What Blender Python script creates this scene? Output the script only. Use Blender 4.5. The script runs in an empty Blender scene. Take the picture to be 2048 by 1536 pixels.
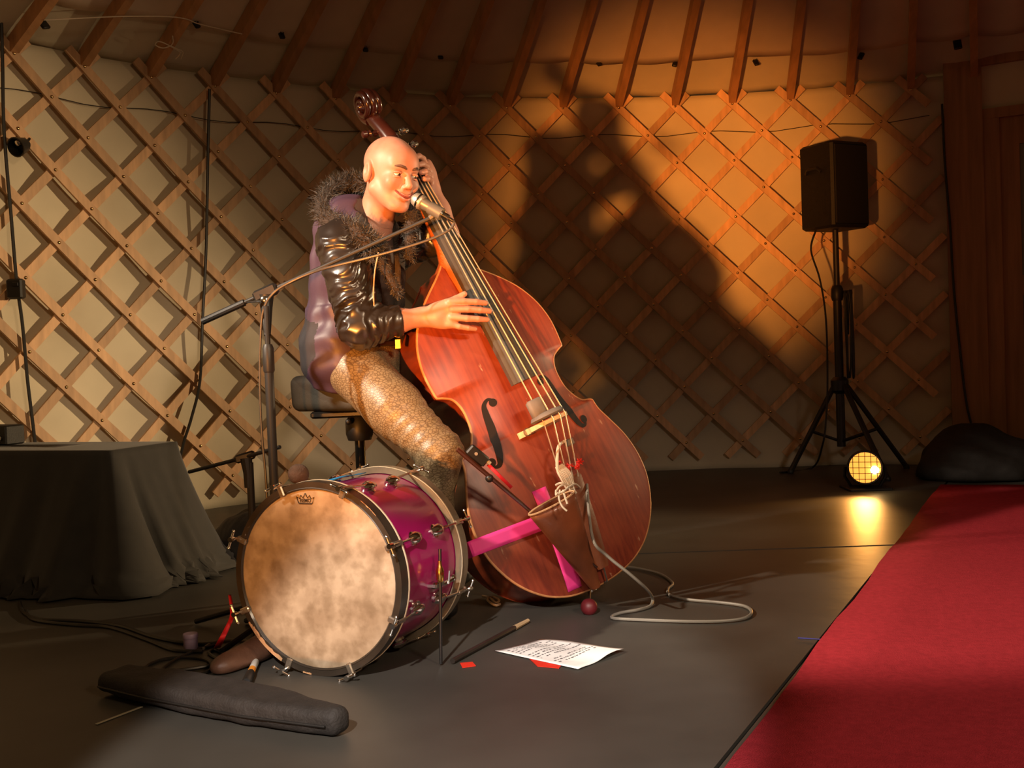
import bpy, math, random
import numpy as np
from mathutils import Vector, Matrix

random.seed(7); rng = np.random.default_rng(7)
scene = bpy.context.scene
COL = scene.collection

# ------------------------------------------------------------------ camera
F = 2200.0; ROLL = .038; TH = math.atan(68/F); CAMH = .81
_s, _c = math.sin(ROLL), math.cos(ROLL)
FW = np.array([0, math.cos(TH), -math.sin(TH)]); UPV = np.array([0, math.sin(TH), math.cos(TH)])
XV = np.array([1., 0, 0]); CO = np.array([0, 0, CAMH])
cam_d = bpy.data.cameras.new('camera'); cam = bpy.data.objects.new('camera', cam_d); COL.objects.link(cam)
cam_d.sensor_width = 36; cam_d.lens = F/2048*36; cam_d.clip_start = .02
_r = _c*XV - _s*UPV; _u = _s*XV + _c*UPV; _b = -FW
cam.matrix_world = Matrix(((_r[0], _u[0], _b[0], 0), (_r[1], _u[1], _b[1], 0), (_r[2], _u[2], _b[2], CAMH), (0, 0, 0, 1)))
scene.camera = cam

# ------------------------------------------------------------------ world, lights, exposure
scene.view_settings.view_transform = 'Standard'; scene.view_settings.look = 'None'
scene.view_settings.gamma = 1; scene.view_settings.use_curve_mapping = False
scene.view_settings.exposure = 0.0
w = bpy.data.worlds.new('hall_gloom'); scene.world = w; w.use_nodes = True
w.node_tree.nodes['Background'].inputs[0].default_value = (.5, .26, .10, 1)
w.node_tree.nodes['Background'].inputs[1].default_value = .16

def spot(name, loc, target, energy, color, angle, blend, radius):
    d = bpy.data.lights.new(name, 'SPOT'); d.energy = energy; d.color = color
    d.spot_size = math.radians(angle); d.spot_blend = blend; d.shadow_soft_size = radius
    o = bpy.data.objects.new(name, d); COL.objects.link(o); o.location = loc
    o.rotation_euler = (Vector(target)-Vector(loc)).to_track_quat('-Z', 'Y').to_euler()
    return o
# amber floor spot left of the audience, throws the big bass shadow on the right wall
spot('amber_spot', (-1.68, -1.45, .21), (1.12, 7.0, 1.75), 3500, (1, .32, .052), 17.2, 1.0, .10)
# added amber fill aimed low at the drum, outside the narrow beam above
spot('drum_amber_fill', (-1.75, -1.30, .40), (-.52, 2.80, .40), 420, (1, .36, .07), 14, .8, .06)
# warm white spot by the door on the right, rakes the left wall
spot('white_spot', (3.7, 5.0, 1.35), (-1.7, 4.5, .66), 940, (1, .70, .38), 46, .9, .06)
# white spot high on the left: player, bass, pool on the floor to the right
spot('left_spot', (-3.0, 1.75, 2.6), (.72, 3.42, .66), 1150, (1, .80, .60), 30, .5, .06)
# white spot over the audience, edge of its beam on the lower half of the drum head
spot('floor_spot', (-.9, -.9, 2.6), (-.22, 2.22, 0), 1250, (1, .87, .78), 19.5, .25, .05)
# added key light from the front right on the player's face and chest
spot('player_key', (1.7, -.9, 2.5), (-.36, 3.45, 1.08), 420, (1, .74, .50), 19, .8, .08)
# added dim fill light over the audience, softens the lattice shadows at the left
spot('wall_fill', (2.2, -.6, 2.6), (-2.1, 4.6, .4), 240, (1, .68, .38), 50, 1.0, .25)
# added soft white fill to brighten the carpet
spot('carpet_fill', (2.2, -1.0, 2.8), (1.35, 2.6, 0), 350, (1, .80, .62), 50, 1.0, .25)

# ------------------------------------------------------------------ pixel helpers (photo frame 2048x1536)
def ray(px, py):
    dx, dy = px-1024, py-768
    u = dx*_c-dy*_s; v = dx*_s+dy*_c
    return u*XV+F*FW-v*UPV
def at(px, py, Y):
    d = ray(px, py); return CO+d*(Y/d[1])
def atz(px, py, z):
    d = ray(px, py); return CO+d*((z-CAMH)/d[2])

# ------------------------------------------------------------------ mesh helpers
WM = {}
def tag(o, label=None, cat=None, group=None, kind=None):
    if label: o['label'] = label
    if cat: o['category'] = cat
    if group: o['group'] = group
    if kind: o['kind'] = kind
    return o
def empty(name, loc=(0, 0, 0), mat=None):
    o = bpy.data.objects.new(name, None); COL.objects.link(o); o.empty_display_size = .05
    m = Matrix(mat) if mat is not None else Matrix.Translation(Vector(loc))
    o.matrix_world = m; WM[o.name] = m.copy()
    return o
class MB:
    def __init__(s): s.v = []; s.f = []; s.m = []
    def add(s, v, f, mi=0):
        n = len(s.v); s.v += [tuple(map(float, p)) for p in v]
        s.f += [tuple(n+i for i in q) for q in f]; s.m += [mi]*len(f); return s
    def box(s, c, size, R=None, mi=0):
        x, y, z = [d/2 for d in size]
        P = np.array([(-x,-y,-z),(x,-y,-z),(x,y,-z),(-x,y,-z),(-x,-y,z),(x,-y,z),(x,y,z),(-x,y,z)])
        if R is not None: P = P @ np.array(R).T
        return s.add(P+np.array(c), [(0,3,2,1),(4,5,6,7),(0,1,5,4),(1,2,6,5),(2,3,7,6),(3,0,4,7)], mi)
    def bevbox(s, c, size, b, R=None, mi=0):
        """box with chamfered edges along all three axes"""
        x, y, z = [d/2 for d in size]
        P = []; lay = [(-z, b), (-z+b, 0), (z-b, 0), (z, b)]
        for zz, i in lay:
            X, Y = x-i, y-i
            P += [(-X+b,-Y,zz),(X-b,-Y,zz),(X,-Y+b,zz),(X,Y-b,zz),(X-b,Y,zz),(-X+b,Y,zz),(-X,Y-b,zz),(-X,-Y+b,zz)]
        P = np.array(P)
        if R is not None: P = P @ np.array(R).T
        f = [tuple(range(7,-1,-1)), tuple(range(24,32))]
        for k in range(3):
            for i in range(8):
                j = (i+1) % 8; f.append((k*8+i, k*8+j, k*8+8+j, k*8+8+i))
        return s.add(P+np.array(c), f, mi)
    def tube(s, path, rad, n=8, closed=False, cap=True, flat=1.0, up=None, mi=0):
        P = np.array(path, float); k = len(P)
        r = np.full(k, rad, float) if np.isscalar(rad) else np.array(rad, float)
        T = np.zeros_like(P)
        if closed: T = np.roll(P, -1, 0)-np.roll(P, 1, 0)
        else: T[1:-1] = P[2:]-P[:-2]; T[0] = P[1]-P[0]; T[-1] = P[-1]-P[-2]
        T /= np.linalg.norm(T, axis=1)[:, None]+1e-12
        u = np.array(up if up is not None else (0, 0, 1), float)
        if abs(u@T[0]) > .95: u = np.array((1., 0, 0))
        V = []
        for i in range(k):
            if up is not None: u = np.array(up, float)
            u = u-T[i]*(u@T[i]); u /= np.linalg.norm(u)+1e-12
            b = np.cross(T[i], u)
            for j in range(n):
                a = 2*math.pi*j/n
                V.append(P[i]+r[i]*(math.cos(a)*b+flat*math.sin(a)*u))
        f = []
        for i in range(k if closed else k-1):
            i2 = (i+1) % k
            for j in range(n):
                j2 = (j+1) % n; f.append((i*n+j, i*n+j2, i2*n+j2, i2*n+j))
        if cap and not closed:
            f.append(tuple(range(n-1,-1,-1))); f.append(tuple((k-1)*n+j for j in range(n)))
        return s.add(V, f, mi)
    def rod(s, a, b, r, n=10, r2=None, mi=0): return s.tube([a, b], [r, r if r2 is None else r2], n, mi=mi)
    def lathe(s, prof, o=(0,0,0), axis=(0,0,1), n=24, mi=0, close=True):
        """prof: (radius, height) along axis"""
        a = np.array(axis, float); a /= np.linalg.norm(a)
        u = np.cross(a, (0,0,1)) if abs(a[2]) < .9 else np.cross(a, (1,0,0)); u /= np.linalg.norm(u); b = np.cross(a, u)
        V = []
        for r, h in prof:
            for j in range(n):
                t = 2*math.pi*j/n; V.append(np.array(o)+a*h+r*(math.cos(t)*u+math.sin(t)*b))
        f = []; k = len(prof)
        for i in range(k-1):
            for j in range(n):
                j2 = (j+1) % n; f.append((i*n+j, i*n+j2, i*n+n+j2, i*n+n+j))
        if close:
            f.append(tuple(range(n-1,-1,-1))); f.append(tuple((k-1)*n+j for j in range(n)))
        return s.add(V, f, mi)
    def ball(s, c, r, n=12, m=8, mi=0, sc=(1,1,1)):
        V = []; f = []
        for i in range(m+1):
            p = math.pi*i/m
            for j in range(n):
                a = 2*math.pi*j/n
                V.append((c[0]+sc[0]*r*math.sin(p)*math.cos(a), c[1]+sc[1]*r*math.sin(p)*math.sin(a), c[2]+sc[2]*r*math.cos(p)))
        for i in range(m):
            for j in range(n):
                j2 = (j+1) % n; f.append((i*n+j, i*n+n+j, i*n+n+j2, i*n+j2))
        return s.add(V, f, mi)
    def grid(s, G, mi=0, closed=False):
        """G: [rows][cols] of points"""
        R = len(G); Cn = len(G[0]); V = [p for row in G for p in row]; f = []
        for i in range(R-1):
            for j in range(Cn if closed else Cn-1):
                j2 = (j+1) % Cn; f.append((i*Cn+j, i*Cn+j2, i*Cn+Cn+j2, i*Cn+Cn+j))
        return s.add(V, f, mi)
    def prism(s, poly, z0, z1, mi=0):
        n = len(poly); V = [(*p, z0) for p in poly]+[(*p, z1) for p in poly]
        f = [tuple(range(n-1,-1,-1)), tuple(range(n, 2*n))]+[(i, (i+1) % n, n+(i+1) % n, n+i) for i in range(n)]
        return s.add(V, f, mi)
    def build(s, name, mats, parent=None, local=False, smooth=True, ang=35, solid=0, sub=0):
        return build_raw(name, s.v, s.f, mats, parent, local, smooth, ang, s.m, solid, sub)
def build_raw(name, v, f, mats, parent=None, local=False, smooth=True, ang=35, mi=None, solid=0, sub=0):
    me = bpy.data.meshes.new(name)
    V = np.array(v, float)
    if parent is not None and not local:
        Mi = np.array(WM[parent.name].inverted()); V = V @ Mi[:3, :3].T + Mi[:3, 3]
    me.from_pydata(V.tolist() if len(V) < 60000 else V.tolist(), [], f if isinstance(f, list) else f.tolist())
    if not isinstance(mats, (list, tuple)): mats = [mats]
    for m in mats: me.materials.append(m)
    if mi is not None and len(mats) > 1: me.polygons.foreach_set('material_index', np.array(mi, np.int32))
    if smooth:
        me.polygons.foreach_set('use_smooth', np.ones(len(me.polygons), bool))
        if ang < 170: me.set_sharp_from_angle(angle=math.radians(ang))
    me.update()
    o = bpy.data.objects.new(name, me); COL.objects.link(o)
    if parent is not None: o.parent = parent; WM[o.name] = WM[parent.name]
    else: WM[o.name] = Matrix.Identity(4)
    if solid:
        m = o.modifiers.new('thickness', 'SOLIDIFY'); m.thickness = solid; m.offset = 0
    if sub:
        m = o.modifiers.new('subdivision', 'SUBSURF'); m.levels = m.render_levels = sub
    return o
def share(o, name, parent, mat_local):
    c = bpy.data.objects.new(name, o.data); COL.objects.link(c); c.parent = parent; c.matrix_local = mat_local
    WM[c.name] = WM[parent.name] if parent else Matrix.Identity(4)
    return c
def spline(P, n=8, closed=False):
    P = np.array(P, float); k = len(P); out = []
    for i in range(k if closed else k-1):
        if closed: p0, p1, p2, p3 = P[i-1], P[i], P[(i+1) % k], P[(i+2) % k]
        else: p0, p1, p2, p3 = P[max(i-1, 0)], P[i], P[i+1], P[min(i+2, k-1)]
        for t in np.linspace(0, 1, n, endpoint=False):
            out.append(.5*((2*p1)+(-p0+p2)*t+(2*p0-5*p1+4*p2-p3)*t*t+(-p0+3*p1-3*p2+p3)*t**3))
    if not closed: out.append(P[-1])
    return np.array(out)

# ------------------------------------------------------------------ materials
def mat(name, col, rough=.5, metal=0., var=.15, scale=8., bump=0., bscale=60., coat=0., spec=.5, stretch=(1,1,1),
        rnd=0., col2=None, sheen=0., emit=None, detail=4., alpha=1., sss=0.):
    m = bpy.data.materials.new(name); m.use_nodes = True; nt = m.node_tree; L = nt.links.new; N = nt.nodes
    b = N['Principled BSDF']; b.inputs['Roughness'].default_value = rough; b.inputs['Metallic'].default_value = metal
    b.inputs['Coat Weight'].default_value = coat; b.inputs['Coat Roughness'].default_value = .12
    b.inputs['Specular IOR Level'].default_value = spec
    if sheen: b.inputs['Sheen Weight'].default_value = sheen
    if sss:
        b.inputs['Subsurface Weight'].default_value = sss; b.inputs['Subsurface Radius'].default_value = (.02, .007, .004)
        b.inputs['Subsurface Scale'].default_value = .5
    if emit:
        b.inputs['Emission Color'].default_value = (*emit[0], 1); b.inputs['Emission Strength'].default_value = emit[1]
    tc = N.new('ShaderNodeTexCoord'); mp = N.new('ShaderNodeMapping'); mp.inputs['Scale'].default_value = stretch
    L(tc.outputs['Object'], mp.inputs['Vector'])
    nz = N.new('ShaderNodeTexNoise'); nz.inputs['Scale'].default_value = scale; nz.inputs['Detail'].default_value = detail
    L(mp.outputs[0], nz.inputs['Vector'])
    cr = N.new('ShaderNodeValToRGB'); cr.color_ramp.elements[0].position = .3; cr.color_ramp.elements[1].position = .7
    c = np.array(col)
    lo = c*(1-var); hi = np.array(col2) if col2 is not None else c*(1+var)
    cr.color_ramp.elements[0].color = (*lo, 1); cr.color_ramp.elements[1].color = (*np.clip(hi, 0, 1), 1)
    L(nz.outputs['Fac'], cr.inputs[0]); out = cr.outputs[0]
    if rnd:
        oi = N.new('ShaderNodeObjectInfo'); mr = N.new('ShaderNodeMapRange')
        mr.inputs[3].default_value = 1-rnd; mr.inputs[4].default_value = 1+rnd; L(oi.outputs['Random'], mr.inputs[0])
        mx = N.new('ShaderNodeMix'); mx.data_type = 'RGBA'; mx.blend_type = 'MULTIPLY'; mx.inputs[0].default_value = 1
        L(out, mx.inputs[6]); L(mr.outputs[0], mx.inputs[7]); out = mx.outputs[2]
    L(out, b.inputs['Base Color'])
    if bump:
        n2 = N.new('ShaderNodeTexNoise'); n2.inputs['Scale'].default_value = bscale; n2.inputs['Detail'].default_value = 3
        L(mp.outputs[0], n2.inputs['Vector'])
        bp = N.new('ShaderNodeBump'); bp.inputs['Strength'].default_value = bump; bp.inputs['Distance'].default_value = .01
        L(n2.outputs['Fac'], bp.inputs['Height']); L(bp.outputs[0], b.inputs['Normal'])
    if alpha < 1: b.inputs['Alpha'].default_value = alpha
    return m
MT = dict(
    canvas=mat('canvas', (.60,.53,.39), .9, var=.08, scale=3, bump=.12, bscale=14),
    liner=mat('liner', (.58,.47,.36), .9, var=.08, scale=4, bump=.15, bscale=10),
    slat=mat('slat_wood', (.60,.36,.19), .6, var=.18, scale=5, stretch=(6,6,1), rnd=.28),
    rafter=mat('rafter_wood', (.40,.20,.085), .6, var=.2, scale=5, stretch=(5,1.2,1.2), rnd=.12),
    brass=mat('bolt_brass', (.75,.55,.28), .25, 1, var=.1),
    floor=mat('stage_vinyl', (.050,.047,.040), .47, var=.28, scale=2.2, bump=.10, bscale=7, spec=.6),
    carpet=mat('red_carpet', (.42,.034,.048), 1.0, var=.12, scale=60, bump=.4, bscale=350, spec=.05),
    post=mat('door_wood', (.34,.17,.08), .6, var=.2, scale=4, stretch=(8,8,.6)),
    pane=mat('door_glass', (.20,.19,.16), .15, var=.1),
    black=mat('black_plastic', (.012,.011,.010), .45, var=.3),
    blackmetal=mat('black_metal', (.018,.017,.017), .3, .4, var=.2),
    steel=mat('chrome', (.72,.70,.66), .16, 1, var=.05),
    dullsteel=mat('dull_steel', (.45,.42,.38), .35, 1, var=.15, scale=30),
    rubber=mat('black_rubber', (.02,.019,.018), .5, var=.2),
    cable=mat('cable_black', (.016,.015,.014), .42, var=.2),
    string=mat('white_cord', (.62,.52,.40), .8, var=.1),
)

# ------------------------------------------------------------------ the yurt shell
YC = np.array([1.156, 2.655]); YR = 4.36; ZT = 2.31; DA = math.radians(4.73); A0 = math.radians(-.77); DZ = .1777
def cyl(a, z, r=YR): return (YC[0]+r*math.sin(a), YC[1]+r*math.cos(a), z)
A_MIN, A_MAX, A_DOOR = math.radians(-84), math.radians(55), math.radians(20.4)
RS = .47                                   # rafter rise per metre inward
def roof(a, s, up=0.):                     # s = metres inward from the wall
    return cyl(a, ZT+.03+RS*s+up, YR+.03-s)

fl = MB(); fl.grid([[(x, y, -.02) for x in np.linspace(-5, 7, 13)] for y in np.linspace(-3, 7.4, 11)])
floor = tag(fl.build('floor', MT['floor'], smooth=False), kind='structure')
# vinyl sheets of the stage: overlap seams show as fine dark lines
sA = np.array([.345, 2.05]); sB = np.array([1.41, 4.14]); sd = (sB-sA)/np.linalg.norm(sB-sA)
sn = np.array([sd[1], -sd[0]])
def sheet(poly, z, nm='vinyl_sheet'):
    m = MB(); m.prism([tuple(p) for p in poly], z-.02, z); return m.build(nm, MT['floor'], floor, smooth=False)
near = sA-sd*4.0; far = sB+sd*3.6
cross = sA+sd*2.45                                  # crosswise seam near the lamp
lft = np.array([-5.2, 4.33])
sheet([near, cross, lft, (-5.2, near[1])], 0)
sheet([cross+np.array([0,.006]), far, (-5.2, far[1]), lft+np.array([0,.006])], .0015)
n2 = near+sn*.008; f2 = far+sn*.008
sheet([n2, n2+sn*1.6, f2+sn*1.6, f2], -.0015)
# red carpet runner over the right side
c0 = atz(1453, 1536, 0)[:2]; c1 = atz(1798, 1079, 0)[:2]; cd = (c1-c0)/np.linalg.norm(c1-c0); cn = np.array([cd[1], -cd[0]])
cp = MB(); rows = []
for i in range(60):
    t = -4+i*(8.25/59); e = .004*math.sin(t*5)
    row = []
    for j in range(14):
        q = c0+cd*t+cn*(e+j*.17)
        row.append((q[0], q[1], .004+.0025*math.sin(t*7+j*.8)+.002*math.sin(t*17+j*2.1)+(.002 if j else 0)))
    rows.append(row)
cp.grid(rows)
carpet = tag(cp.build('carpet_runner', MT['carpet'], solid=.004), 'wide red carpet laid along the right edge of the black stage', 'carpet')

# canvas wall: gently quilted between the slats, bottom hem slumps outward
cw = MB(); G = []
for z in np.linspace(0, ZT+.0755, 60):
    row = []
    for a in np.arange(A_MIN, math.radians(23.5), math.radians(.6)):
        k = (a-A0)/DA
        r = YR+.050+.012*math.sin(2*math.pi*k*.5+1.3*z)*math.sin(z*4.2+.7*math.sin(k))+.006*math.sin(k*3.1+z*9)
        if z < .28: r += .02*math.sin(k*2.3)*(.28-z)/.28-.05*((.28-z)/.28)**2*(1+math.sin(k*1.7))*.6
        row.append(cyl(a, z, r))
    G.append(row)
cw.grid(G)
wall = tag(cw.build('wall_back', MT['canvas'], solid=.002), kind='structure')

def slat(k, sgn, r, nm='lattice_slat'):
    a0 = A0+k*DA; P = []; w2, t2 = .0225, .0075
    for j in np.arange(-.45, 13.01, .5):
        a = a0+sgn*j*DA/2; z = ZT-j*DZ
        if z < .03: break
        if sgn > 0 and a > A_DOOR: break
        if sgn < 0 and a > A_DOOR: continue
        P.append((a, z))
    if len(P) < 2: return None
    m = MB(); rings = []
    for a, z in P:
        n = np.array([math.sin(a), math.cos(a), 0]); tg = np.array([math.cos(a), -math.sin(a), 0])
        ud = (tg*.7071*1. + np.array([0,0,sgn*.7071]))     # across the slat
        c = np.array(cyl(a, z, r))
        rings.append([c+ud*w2-n*t2, c+ud*w2+n*t2, c-ud*w2+n*t2, c-ud*w2-n*t2])
    m.grid(rings, closed=True); L = len(rings)
    m.f += [(0,1,2,3), tuple(4*(L-1)+i for i in (3,2,1,0))]; m.m += [0,0]
    o = m.build(nm, MT['slat'], wall, ang=20)
    return o, P
bolt_mb = MB()
for k in range(-17, 12):
    slat(k, -1, YR+.012)
for k in range(-17, 5):
    rr = slat(k, 1, YR-.004)
    if not rr: continue
    o, P = rr; bm = MB()
    for j in range(0, 14):
        a = A0+k*DA+j*DA/2; z = ZT-j*DZ
        if z < .05 or a > A_DOOR: continue
        bm.lathe([(.0085,-.002),(.0085,.002),(.0055,.0055),(.001,.0068)], cyl(a, z, YR-.0115), (-math.sin(a), -math.cos(a), 0), 10)
    bm.build('bolt_heads', MT['brass'], o)

# roof: fabric of the wall turned up behind the rafters, ceiling liner with scalloped lower edge, rafters
up_ = MB(); G = []
for s in np.linspace(-.036, .95, 16):
    G.append([roof(a, s, .062+.006*math.sin(a*60+s*9)) for a in np.arange(A_MIN, A_MAX, math.radians(1.2))])
up_.grid(G)
ceiling = tag(up_.build('ceiling', MT['canvas'], solid=.002), kind='structure')
G = []
aa = np.arange(A_MIN, A_MAX, DA/8)
for i in range(26):
    row = []
    for a in aa:
        ph = ((a-A0)/DA) % 1
        s0 = .315+.018*math.sin(math.pi*ph)*-1.+.012*math.sin(a*23)
        s = s0+(3.9-s0)*(i/25)**1.3
        u = .040+(.008*math.sin(math.pi*ph)*math.sin(3*s+a*9))-.004*math.exp(-i)
        row.append(roof(a, s, u))
    G.append(row)
ln = MB(); ln.grid(G); ln.build('ceiling_liner', MT['liner'], ceiling, solid=.003)
RAFTN = {}
for k in range(-16, 8):
    a = A0+k*DA; m = MB(); rings = []
    tg = np.array([math.cos(a), -math.sin(a), 0])
    for s in (0., .03, 1., 2., 3.1):
        c = np.array(roof(a, s)); w2 = .021 if s > .01 else .012
        nrm = np.array([math.sin(a)*RS, math.cos(a)*RS, 1]); nrm /= np.linalg.norm(nrm)
        t0, t1 = (.045, .030) if s > .01 else (.02, .03)
        rings.append([c-tg*w2-nrm*t0, c+tg*w2-nrm*t0, c+tg*w2+nrm*t1, c-tg*w2+nrm*t1])
    m.grid(rings, closed=True); m.f += [(3,2,1,0), (16,17,18,19)]; m.m += [0,0]
    m.build('rafter', MT['rafter'], ceiling, smooth=False)

# ------------------------------------------------------------------ double bass
def varnish(name, base, dark, worn):
    m = bpy.data.materials.new(name); m.use_nodes = True; nt = m.node_tree; L = nt.links.new; N = nt.nodes
    b = N['Principled BSDF']; b.inputs['Roughness'].default_value = .5; b.inputs['Specular IOR Level'].default_value = .35; b.inputs['Coat Weight'].default_value = .08
    b.inputs['Coat Roughness'].default_value = .22
    tc = N.new('ShaderNodeTexCoord')
    def noise(scale, stretch, det=5):
        mp = N.new('ShaderNodeMapping'); mp.inputs['Scale'].default_value = stretch; L(tc.outputs['Object'], mp.inputs[0])
        n = N.new('ShaderNodeTexNoise'); n.inputs['Scale'].default_value = scale; n.inputs['Detail'].default_value = det
        L(mp.outputs[0], n.inputs['Vector']); return n.outputs['Fac']
    def ramp(src, a, b_, c0, c1):
        r = N.new('ShaderNodeValToRGB'); r.color_ramp.elements[0].position = a; r.color_ramp.elements[1].position = b_
        r.color_ramp.elements[0].color = (*c0, 1); r.color_ramp.elements[1].color = (*c1, 1); L(src, r.inputs[0]); return r.outputs[0]
    def mix(f, a, b_, mode='MIX'):
        x = N.new('ShaderNodeMix'); x.data_type = 'RGBA'; x.blend_type = mode
        if hasattr(f, 'links'): L(f, x.inputs[0])
        else: x.inputs[0].default_value = f
        L(a, x.inputs[6]); L(b_, x.inputs[7]); return x.outputs[2]
    grain = ramp(noise(6, (14, 14, .7)), .3, .75, dark, base)
    blot = ramp(noise(4.5, (1, 1, 1), 6), .45, .75, (0,0,0), (.55,.55,.55))
    wn = ramp(noise(3, (1, 1, 1), 2), .0, 1, worn, worn)
    c = mix(blot, grain, wn)
    spk = ramp(noise(45, (1, 1, .35), 3), .70, .76, (0,0,0), (.6,.6,.6))
    lite = ramp(noise(3, (1, 1, 1), 1), 0, 1, (.62,.36,.22), (.62,.36,.22))
    L(mix(spk, c, lite), b.inputs['Base Color'])
    return m
MT.update(
    bass=varnish('bass_varnish', (.26,.042,.015), (.14,.018,.008), (.35,.088,.032)),
    bassrib=mat('bass_rib_varnish', (.20,.035,.012), .3, var=.35, scale=7, stretch=(1,1,5), coat=.4),
    bassedge=mat('worn_edge_wood', (.46,.20,.075), .5, var=.25, scale=20),
    ebony=mat('ebony', (.05,.047,.042), .42, var=.15, scale=10, stretch=(8,8,1), spec=.5),
    neckwood=mat('neck_maple', (.40,.12,.035), .35, var=.2, scale=8, coat=.3),
    scroll=mat('scroll_wood', (.040,.010,.006), .25, var=.3, scale=10, coat=.5),
    maple=mat('bridge_maple', (.66,.46,.25), .55, var=.12, scale=25),
    fhole=mat('f_hole_dark', (.008,.004,.003), .9, var=.2),
    pink=mat('pink_tape', (.92,.05,.34), .6, var=.04, scale=20),
    mute=mat('grey_rubber', (.16,.14,.12), .7, var=.15, scale=25),
    leather=mat('brown_leather', (.20,.055,.018), .45, var=.35, scale=9, bump=.08, bscale=70, coat=.15),
    leatheredge=mat('leather_edge', (.50,.30,.16), .7, var=.2, scale=30),
    steelstring=mat('steel_string', (.78,.68,.52), .3, .75, var=.05),
    redwool=mat('red_yarn', (.62,.03,.02), .9, var=.2, scale=60),
    darkred=mat('dark_red_rubber', (.12,.008,.012), .5, var=.15),
)
U = np.array([-.410, .10, .93]); U /= np.linalg.norm(U)
PHI = math.radians(33)
Nn = np.array([math.sin(PHI), -math.cos(PHI), 0]); Nn = Nn-U*(Nn@U); Nn /= np.linalg.norm(Nn)
Xl = np.cross(-Nn, U)
B0 = at(1208, 1164, 3.44)
BM = Matrix(((Xl[0], -Nn[0], U[0], B0[0]), (Xl[1], -Nn[1], U[1], B0[1]), (Xl[2], -Nn[2], U[2], B0[2]), (0,0,0,1)))
BMi = np.array(BM.inverted())
def bw(p): return np.array(BM)[:3, :3] @ np.array(p, float) + B0
def bpx(px, py, yl):
    """local (x, z) where the sight line of a photo pixel meets the plane y = yl of the bass"""
    d = BMi[:3, :3] @ ray(px, py); o = BMi[:3, :3] @ CO + BMi[:3, 3]
    p = o+d*((yl-o[1])/d[1]); return p[0], p[2]
bass = tag(empty('double_bass', mat=BM), 'worn reddish brown double bass leaning against the seated player', 'double bass')
LOW = [(0,0),(.004,.065),(.02,.14),(.06,.215),(.13,.28),(.22,.322),(.30,.332),(.38,.320),(.45,.292),(.50,.270),(.535,.264)]
MID = [(.540,.255),(.552,.222),(.60,.192),(.65,.184),(.69,.188),(.72,.204),(.736,.232)]
UPP = [(.742,.250),(.80,.254),(.85,.251),(.91,.234),(.97,.20),(1.02,.155),(1.06,.108),(1.09,.07),(1.115,.042),(1.128,.03)]
_o = np.vstack([spline(LOW, 6), spline(MID, 5), spline(UPP, 5)])
OZ = np.maximum.accumulate(_o[:, 0]+np.arange(len(_o))*1e-7); OW = np.maximum(_o[:, 1], 0)
def hw(z): return float(np.interp(z, OZ, OW))
def topy(x, z):
    h = max(hw(z), .01); s = min(abs(x)/h, 1.)
    e = min(1., max(0., z)/.22)**.6*min(1., max(0., 1.13-z)/.25)**.6
    return -.002-.036*e*(1-s**2.2)**1.2
plate = MB(); SS = np.sin(np.linspace(-1, 1, 31)*math.pi/2)
plate.grid([[(h*s, topy(h*s, z), z) for s in SS] for z, h in zip(OZ, OW)])
top = plate.build('top_plate', MT['bass'], bass, local=True, ang=60)
rb = MB(); IN = .006
def outl(ins):
    L_ = [(-max(h-ins, 0), max(z, ins)) for z, h in zip(OZ, OW)]; R_ = [(-x, z) for x, z in L_[::-1]]; return L_+R_
o0 = outl(IN)
rb.grid([[(x, y, z) for x, z in o0] for y in (.001, .19)], closed=True)
rb.build('ribs', MT['bassrib'], bass, local=True, ang=40)
bk = MB(); bk.grid([[(h*s, .19+.012*(1-s*s), z) for s in SS] for z, h in zip(OZ, OW)])
bk.build('back_plate', MT['bassrib'], bass, local=True, ang=60)
ed = MB(); oe = [(x, z) for x, z in outl(0)]
ed.tube([(x, .003, z) for x, z in oe[1:-1]], .0055, 6, closed=True); ed.build('edge_binding', MT['bassedge'], bass, local=True, ang=80)
# f-holes, dark inlays following the arching
def fhole(sg):
    C = [(.094,.665),(.108,.672),(.125,.660),(.131,.635),(.136,.59),(.144,.55),(.153,.505),(.166,.475),(.182,.472),(.190,.485)]
    W = [.004,.005,.007,.010,.013,.014,.012,.008,.005,.004]
    c = spline(C, 5); wd = np.interp(np.linspace(0, 1, len(c)), np.linspace(0, 1, len(W)), W)
    m = MB(); G = []
    for i in range(len(c)):
        t = c[min(i+1, len(c)-1)]-c[max(i-1, 0)]; t /= np.linalg.norm(t); n = np.array([-t[1], t[0]])
        row = []
        for q in (-1, -.5, 0, .5, 1):
            p = c[i]+n*wd[i]*q; x = p[0]*sg; row.append((x, topy(x, p[1])-.0015, p[1]))
        G.append(row)
    m.grid(G)
    for (cx, cz, r) in ((.0955,.657,.013), (.187,.49,.0135)):
        x = cx*sg; ring = [[(x+rr*math.cos(a), topy(x+rr*math.cos(a), cz+rr*math.sin(a))-.0016, cz+rr*math.sin(a)) for a in np.linspace(0, 2*math.pi, 17)[:-1]] for rr in (.0005, r*.6, r)]
        m.grid(ring, closed=True)
    m.build('f_hole', MT['fhole'], bass, local=True, ang=80)
fhole(-1); fhole(1)
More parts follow.
